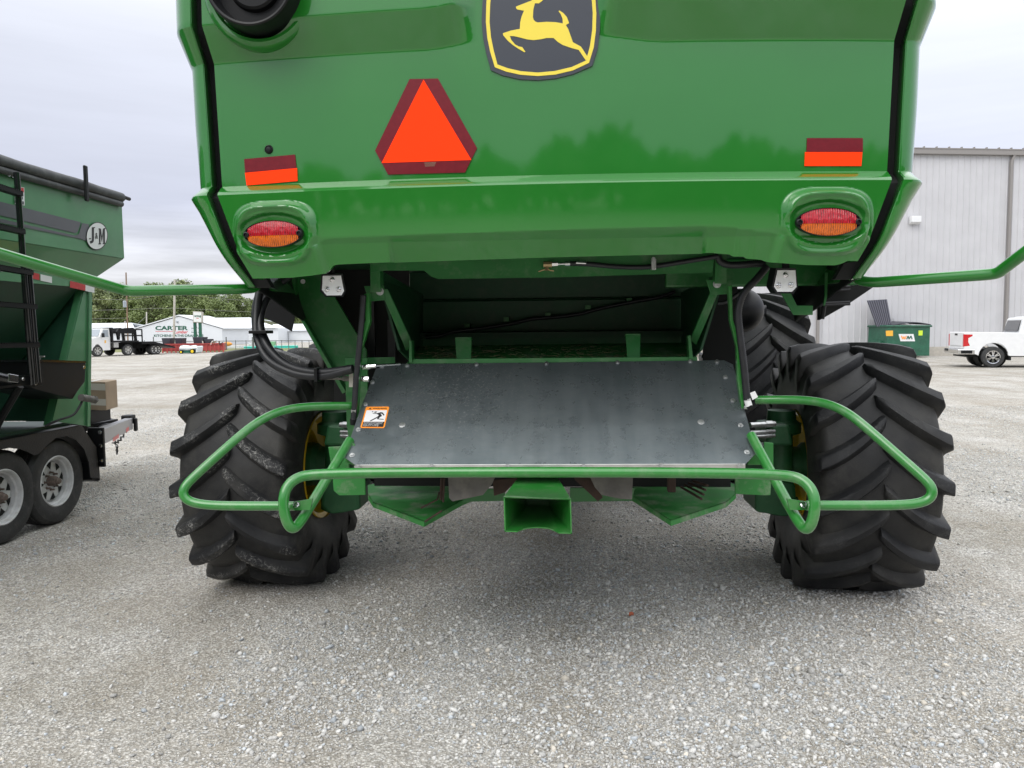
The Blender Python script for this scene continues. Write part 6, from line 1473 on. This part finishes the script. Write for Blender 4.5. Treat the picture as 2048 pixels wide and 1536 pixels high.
def trunk_mesh(name, seed, h, w):
    r_ = random.Random(seed); mb = MB(); mb.tube([(0,0,0), (r_.uniform(-.1,.1), 0, h*.3), (r_.uniform(-.3,.3), .1, h*.62), (0, 0, h*.85)], .02*h, 8, smooth=4, radii=lambda t: .024*h*(1-.85*t))
    for k in range(9):
        z = h*(.25+.06*k); a = r_.random()*6.28; L_ = w*(.35+.4*r_.random()); mb.tube([(0,0,z), (L_*.5*math.cos(a), L_*.5*math.sin(a), z+L_*.35), (L_*math.cos(a), L_*math.sin(a), z+L_*.8)], .008*h, 6, radii=lambda t: .009*h*(1-.8*t))
    me = bpy.data.meshes.new(name); me.from_pydata(mb.v, [], mb.f); return me
KINDS = [(crown_mesh('crown_a', 1, 9000, 10, 4.6), trunk_mesh('trunk_a', 1, 10, 4.6), 'leaf'), (crown_mesh('crown_b', 2, 8000, 10, 5.4), trunk_mesh('trunk_b', 2, 10, 5.4), 'leaf'), (crown_mesh('crown_c', 5, 5200, 10, 4.2), trunk_mesh('trunk_c', 5, 10, 4.2), 'leaf_pale')]
for cm, tm, mn in KINDS: cm.materials.append(M[mn]); tm.materials.append(M['bark'])
def tree(x, y, h, kind, rz, label, group):
    cm, tm, mn = KINDS[kind]
    o = thing('tree', (x, y, 0), label, 'tree', group, rz=rz); s = h/10
    for nm, me in (('crown', cm), ('trunk', tm)):
        c = bpy.data.objects.new(nm, me); COL.objects.link(c); c.parent = o; c.scale = (s, s, s); WM[c.name] = WM[o.name]
    return o
tl = [(192,572,'pale green tree at left end of the tree row, next to the grain cart',2),(212,583,'dark green tree second from the grain cart',0),(238,574,'tree with gappy crown just left of the brown utility pole',2),(262,578,'bushy tree just right of the brown utility pole',0),
      (288,582,'tree right behind the short pale pole',1),(312,576,'rounded tree left of the pale grey utility pole',1),(340,574,'taller tree whose top shows above the green rail by the grey pole',0),(366,567,'tallest tree, rising above the green rail right of the grey pole',2),
      (392,584,'tree straight behind the pylon sign',0),(418,586,'tree behind the left ridge of the second shed',1),(445,590,'tree under the lower corner of the green hood',0),(472,596,'tree behind the wide sloping shed roof',1),(505,600,'tree seen left of the black hoses',0),(545,604,'tree behind the hanging black flap',1),(588,602,'tree at right end of the row, against the green chopper wall',0)]
for i, (px, py, lab, kd) in enumerate(tl):
    Y = 138+((i*37) % 5)*4; p_ = P(px, py, Y); tree(p_.x, Y, p_.z*1.06, kd, i*1.3, lab, 'trees in a row beyond the lumber yard')
# lower brush closing the row
def brush(name, pts, n_leaf, seed, lab, mname, s=.28, amp=1., pw=.8):
    g_ = np.random.default_rng(seed); k = g_.integers(0, len(pts)-1, n_leaf); t = g_.random(n_leaf); A = np.array([p[:3] for p in pts]); H_ = np.array([p[3] for p in pts])
    p = A[k]*(1-t)[:, None]+A[k+1]*t[:, None]; hh = H_[k]*(1-t)+H_[k+1]*t
    wob = 1+amp*(.16*np.sin(p[:, 0]*.37)+.10*np.sin(p[:, 0]*.91+2)+.05*np.sin(p[:, 0]*2.3))
    p[:, 2] = g_.random(n_leaf)**pw*hh*wob; p[:, 1] += g_.normal(size=n_leaf)*1.6
    a = g_.normal(size=(n_leaf, 3)); a /= np.linalg.norm(a, axis=1)[:, None]; b = np.cross(a, g_.normal(size=(n_leaf, 3))); b /= np.linalg.norm(b, axis=1)[:, None]
    ss = (s*(.5+g_.random(n_leaf)))[:, None]
    v = np.stack([p-a*ss-b*ss*.7, p+a*ss-b*ss*.7, p+a*ss+b*ss*.7, p-a*ss+b*ss*.6], 1).reshape(-1, 3)
    me = bpy.data.meshes.new(name); me.vertices.add(len(v)); me.vertices.foreach_set('co', v.ravel()); me.loops.add(n_leaf*4); me.loops.foreach_set('vertex_index', np.arange(n_leaf*4)); me.polygons.add(n_leaf); me.polygons.foreach_set('loop_start', np.arange(n_leaf)*4); me.update(calc_edges=True)
    at = me.attributes.new('tone', 'FLOAT', 'FACE'); at.data.foreach_set('value', np.clip(.25+.35*np.sin(p[:, 0]*.5+p[:, 2])+g_.random(n_leaf)*.5, 0, 1))
    o = bpy.data.objects.new(name, me); COL.objects.link(o); me.materials.append(M[mname]); tag(o, lab, 'woodland', kind='stuff'); return o
brush('undergrowth', [(-118, 150, 0, 7.2), (-95, 156, 0, 7.4), (-70, 156, 0, 6.8), (-40, 158, 0, 6.0), (-5, 160, 0, 5.8), (10, 160, 0, 5)], 34000, 3, 'dense green undergrowth filling the tree row beyond the lumber yard', 'leaf')
# the far side of the lot, behind the camera: mirrored in the paint of the hood
brush('woodland', [(-75, -38, 0, 12), (-45, -48, 0, 13.2), (-15, -52, 0, 13.4), (8, -52, 0, 15), (14, -52, 0, 14), (24, -50, 0, 13.8), (40, -48, 0, 14), (75, -40, 0, 13)], 60000, 4, 'distant belt of trees on the far side of the gravel lot', 'leaf_dark', s=.55, amp=.3, pw=.6)
# ============================================================ ground
def gravel_material():
    mt = bpy.data.materials.new('gravel'); mt.use_nodes = True; n = mt.node_tree.nodes; l = mt.node_tree.links; b = n['Principled BSDF']
    g = n.new('ShaderNodeNewGeometry')
    def noise(s, d, r=.55):
        t = n.new('ShaderNodeTexNoise'); t.inputs['Scale'].default_value = s; t.inputs['Detail'].default_value = d; t.inputs['Roughness'].default_value = r; l.new(g.outputs['Position'], t.inputs['Vector']); return t.outputs[0]
    def mr(src, a, b_, c=0., d=1.):
        m_ = n.new('ShaderNodeMapRange'); m_.inputs[1].default_value = a; m_.inputs[2].default_value = b_; m_.inputs[3].default_value = c; m_.inputs[4].default_value = d; l.new(src, m_.inputs[0]); return m_.outputs[0]
    def mix(f, a, b_, mode='MIX'):
        m_ = n.new('ShaderNodeMix'); m_.data_type = 'RGBA'; m_.blend_type = mode
        if isinstance(f, float): m_.inputs[0].default_value = f
        else: l.new(f, m_.inputs[0])
        for k, v in ((6, a), (7, b_)):
            if isinstance(v, tuple): m_.inputs[k].default_value = (*v, 1)
            else: l.new(v, m_.inputs[k])
        return m_.outputs[2]
    def vor(s, rnd_=1.):
        v = n.new('ShaderNodeTexVoronoi'); v.inputs['Scale'].default_value = s; l.new(g.outputs['Position'], v.inputs['Vector']); return v
    v1, v2, v3 = vor(75), vor(170), vor(32)
    def cellgrey(v, lo, hi):
        s_ = n.new('ShaderNodeSeparateColor'); l.new(v.outputs['Color'], s_.inputs[0])
        return mix(s_.outputs[0], lo, hi)
    fine = cellgrey(v2, (0.269, 0.256, 0.231), (0.504, 0.491, 0.462))
    mid = cellgrey(v1, (0.286, 0.281, 0.269), (0.638, 0.630, 0.613))
    patchy = noise(.9, 6)
    stone_amt = mr(noise(1.7, 7, .6), .40, .60)
    c = mix(stone_amt, fine, mid)
    dirt = mix(mr(noise(45, 5), .3, .7), (0.292, 0.267, 0.228), (0.404, 0.378, 0.331))
    c = mix(mr(noise(.75, 5, .6), .50, .66, 0, .75), c, dirt)
    c = mix(mr(patchy, .35, .7, 0, .35), c, (0.525, 0.512, 0.492))
    c = mix(1.0, c, mix(mr(v1.outputs['Distance'], .25, .62), (1.06, 1.06, 1.06), (.62, .60, .57)), 'MULTIPLY')  # crevice shade between the stones painted into the colour
    # far away the stones average out
    big = cellgrey(v3, (.8, .8, .8), (1.2, 1.2, 1.2))
    c = mix(.6, c, mix(1.0, c, big, 'MULTIPLY'))
    streak = n.new('ShaderNodeMapping'); streak.inputs['Scale'].default_value = (.05, .35, 1); l.new(g.outputs['Position'], streak.inputs[0])
    ts = n.new('ShaderNodeTexNoise'); ts.inputs['Scale'].default_value = 1.0; ts.inputs['Detail'].default_value = 6; l.new(streak.outputs[0], ts.inputs['Vector'])
    c = mix(1.0, c, mix(mr(ts.outputs[0], .3, .7), (.84, .83, .80), (1.12, 1.12, 1.13)), 'MULTIPLY'); c = mix(1.0, c, (1.19, 1.195, 1.21), 'MULTIPLY')
    trk = n.new('ShaderNodeMapping'); trk.inputs['Scale'].default_value = (1.5, .13, 1); trk.inputs['Rotation'].default_value = (0, 0, .22); l.new(g.outputs['Position'], trk.inputs[0])
    tt = n.new('ShaderNodeTexNoise'); tt.inputs['Scale'].default_value = 1.0; tt.inputs['Detail'].default_value = 5; l.new(trk.outputs[0], tt.inputs['Vector'])
    c = mix(1.0, c, mix(mr(tt.outputs[0], .36, .62), (.90, .88, .84), (1.06, 1.06, 1.05)), 'MULTIPLY')
    l.new(c, b.inputs['Base Color']); b.inputs['Roughness'].default_value = .9; b.inputs['Specular IOR Level'].default_value = .2
    h1 = mr(v1.outputs['Distance'], 0, .012*75/75*.9, 1, 0); 
    ad = n.new('ShaderNodeMath'); ad.operation = 'ADD'; l.new(mr(v1.outputs['Distance'], 0, .7, 1, 0), ad.inputs[0]); 
    a2 = n.new('ShaderNodeMath'); a2.operation = 'MULTIPLY'; a2.inputs[1].default_value = .45; l.new(mr(v2.outputs['Distance'], 0, .7, 1, 0), a2.inputs[0]); l.new(a2.outputs[0], ad.inputs[1])
    bp = n.new('ShaderNodeBump'); bp.inputs['Strength'].default_value = .8; bp.inputs['Distance'].default_value = .008; l.new(ad.outputs[0], bp.inputs['Height'])
    bp2 = n.new('ShaderNodeBump'); bp2.inputs['Strength'].default_value = .5; bp2.inputs['Distance'].default_value = .05; l.new(noise(4, 5), bp2.inputs['Height']); l.new(bp.outputs[0], bp2.inputs['Normal']); l.new(bp2.outputs[0], b.inputs['Normal'])
    M['gravel'] = mt
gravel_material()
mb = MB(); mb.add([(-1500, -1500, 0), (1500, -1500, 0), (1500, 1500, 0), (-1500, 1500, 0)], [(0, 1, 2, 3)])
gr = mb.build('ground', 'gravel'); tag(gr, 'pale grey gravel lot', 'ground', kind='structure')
mat('grass', (.16, .17, .06), .9, var=.35, vscale=2)
mb = MB(); mb.add([(-140, 63.5, .006), (-14, 63.5, .006), (-14, 160, .006), (-140, 160, .006)], [(0, 1, 2, 3)]); tag(mb.build('grass_verge', 'grass'), 'strip of tired grass in front of the lumber yard', 'grass', kind='structure')
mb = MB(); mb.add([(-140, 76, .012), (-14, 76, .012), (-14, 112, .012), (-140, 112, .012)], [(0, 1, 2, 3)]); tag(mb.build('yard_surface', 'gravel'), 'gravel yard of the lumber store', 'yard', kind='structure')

# loose stones
g_ = np.random.default_rng(11)
def icosa():
    t = (1+5**.5)/2; v = np.array([(-1,t,0),(1,t,0),(-1,-t,0),(1,-t,0),(0,-1,t),(0,1,t),(0,-1,-t),(0,1,-t),(t,0,-1),(t,0,1),(-t,0,-1),(-t,0,1)], float); v /= np.linalg.norm(v[0])
    f = [(0,11,5),(0,5,1),(0,1,7),(0,7,10),(0,10,11),(1,5,9),(5,11,4),(11,10,2),(10,7,6),(7,1,8),(3,9,4),(3,4,2),(3,2,6),(3,6,8),(3,8,9),(4,9,5),(2,4,11),(6,2,10),(8,6,7),(9,8,1)]
    return v, np.array(f)
oct_v = np.array([(1,1,.9),(-1,1,1.1),(-1,-1,.8),(1,-1,1),(1.1,.9,-1),(-.9,1,-1),(-1,-1.1,-1),(1,-1,-1)], float)*.62
oct_f = np.array([(0,1,2),(0,2,3),(4,6,5),(4,7,6),(0,4,5),(0,5,1),(1,5,6),(1,6,2),(2,6,7),(2,7,3),(3,7,4),(3,4,0)])
_fw = np.random.default_rng(21); _fn = 40; _ff = .7*(9/.7)**_fw.random(_fn); _fa = _fw.random(_fn)*6.28; _fp = _fw.random(_fn)*6.28
def field(x, y):
    f_ = sum(np.sin(_ff[k]*(x*math.cos(_fa[k])+y*math.sin(_fa[k]))+_fp[k])/(_ff[k]**.45) for k in range(_fn))
    f_ = f_/3.3
    return .5+.30*f_-.30*np.exp(-((x+.05-.1*np.sin(y))/.30)**2)*(y < 6.0)+.28*np.exp(-((x-.75)/.9)**2-((y-4.9)/1.1)**2)
def scatter(name, n, y0, y1, rmin, rmed, sg, base, lab, power=1., rmax=.026):
    bv, bf = base
    # positions over the wedge in view and a margin to each side
    u = g_.random(n*3); Y = (y0**(2-power)+(y1**(2-power)-y0**(2-power))*u)**(1/(2-power)) if power != 2 else y0*(y1/y0)**u
    X = (g_.random(n*3)*2-1)*(.78*Y+.5)-.07*Y
    keep = g_.random(n*3) < np.clip(field(X, Y)+.03*g_.normal(size=n*3), .12, 1)**1.5*1.5
    X, Y = X[keep][:n], Y[keep][:n]; n = len(X)
    r = np.clip(rmed*np.exp(g_.normal(size=n)*sg), rmin, rmax)
    q = g_.normal(size=(n, 4)); q /= np.linalg.norm(q, axis=1)[:, None]; w, x, y, z = q.T
    Rm = np.stack([1-2*(y*y+z*z), 2*(x*y-z*w), 2*(x*z+y*w), 2*(x*y+z*w), 1-2*(x*x+z*z), 2*(y*z-x*w), 2*(x*z-y*w), 2*(y*z+x*w), 1-2*(x*x+y*y)], 1).reshape(n, 3, 3)
    sc3 = np.stack([.8+.5*g_.random(n), .65+.4*g_.random(n), .4+.35*g_.random(n)], 1)
    k = len(bv); V = bv[None]*(1+g_.normal(size=(n, k, 1))*.13)*sc3[:, None, :]
    # tip about, then squash a little towards lying flat
    V = np.einsum('nij,nkj->nki', Rm, V); V[:, :, 2] *= .75; V *= r[:, None, None]
    zc = r*.25; V[:, :, 0] += X[:, None]; V[:, :, 1] += Y[:, None]; V[:, :, 2] += zc[:, None]
    Fc = (bf[None]+(np.arange(n)*k)[:, None, None]).reshape(-1, 3)
    me = bpy.data.meshes.new(name); me.vertices.add(n*k); me.vertices.foreach_set('co', V.reshape(-1).astype(np.float32)); me.loops.add(len(Fc)*3); me.loops.foreach_set('vertex_index', Fc.ravel()); me.polygons.add(len(Fc)); me.polygons.foreach_set('loop_start', np.arange(len(Fc))*3); me.update(calc_edges=True)
    tone = g_.random(n)
    col = np.array([.31, .308, .303])[None]+np.clip(tone, 0, 1)[:, None]*np.array([.33, .329, .325])[None]
    warm = g_.random(n) < .08; col[warm] *= [1.02, .96, .87]; cool = g_.random(n) < .15; col[cool] *= [.90, .97, 1.06]
    col *= [1.01, 1.0, .975]; col = np.concatenate([col, np.ones((n, 1))], 1); colv = np.repeat(col, k, axis=0)
    at = me.attributes.new('stone', 'FLOAT_COLOR', 'POINT'); at.data.foreach_set('color', colv.astype(np.float32).ravel())
    me.materials.append(M['stone']); o = bpy.data.objects.new(name, me); COL.objects.link(o); tag(o, lab, 'gravel', kind='stuff')
mt = bpy.data.materials.new('stone'); mt.use_nodes = True; n = mt.node_tree.nodes; l = mt.node_tree.links; b = n['Principled BSDF']
at = n.new('ShaderNodeAttribute'); at.attribute_name = 'stone'; g = n.new('ShaderNodeNewGeometry'); t = n.new('ShaderNodeTexNoise'); t.inputs['Scale'].default_value = 260; l.new(g.outputs['Position'], t.inputs['Vector'])
mrr = n.new('ShaderNodeMapRange'); mrr.inputs[1].default_value = .3; mrr.inputs[2].default_value = .7; mrr.inputs[3].default_value = .8; mrr.inputs[4].default_value = 1.2; l.new(t.outputs[0], mrr.inputs[0])
vmm = n.new('ShaderNodeVectorMath'); vmm.operation = 'SCALE'; l.new(at.outputs['Color'], vmm.inputs[0]); l.new(mrr.outputs[0], vmm.inputs['Scale']); l.new(vmm.outputs[0], b.inputs['Base Color']); b.inputs['Roughness'].default_value = .85; b.inputs['Specular IOR Level'].default_value = .25
M['stone'] = mt
scatter('fine_gravel', 170000, 2.4, 10, .002, .0040, .32, (oct_v, oct_f), 'fine loose gravel lying over the lot', power=1.3)
scatter('coarse_gravel', 125000, 2.4, 16, .0040, .0073, .38, icosa(), 'coarser loose stones scattered over the lot', power=1.15)
# the one brick-red stone
p_ = G(1263, 1232); v_, f_ = icosa(); r_ = random.Random(3)
mb = MB(); mb.add([tuple(Vector((p_.x, p_.y, .012))+Vector((a*.016, b_*.012, c*.018))*r_.uniform(.8, 1.2)) for a, b_, c in v_], [tuple(int(i) for i in t) for t in f_])
mat('brick_red', (.45, .13, .07), .8, var=.2, vscale=80); tag(mb.build('stone_chip', 'brick_red'), 'small brick-red stone chip lying alone on the gravel', 'stone')
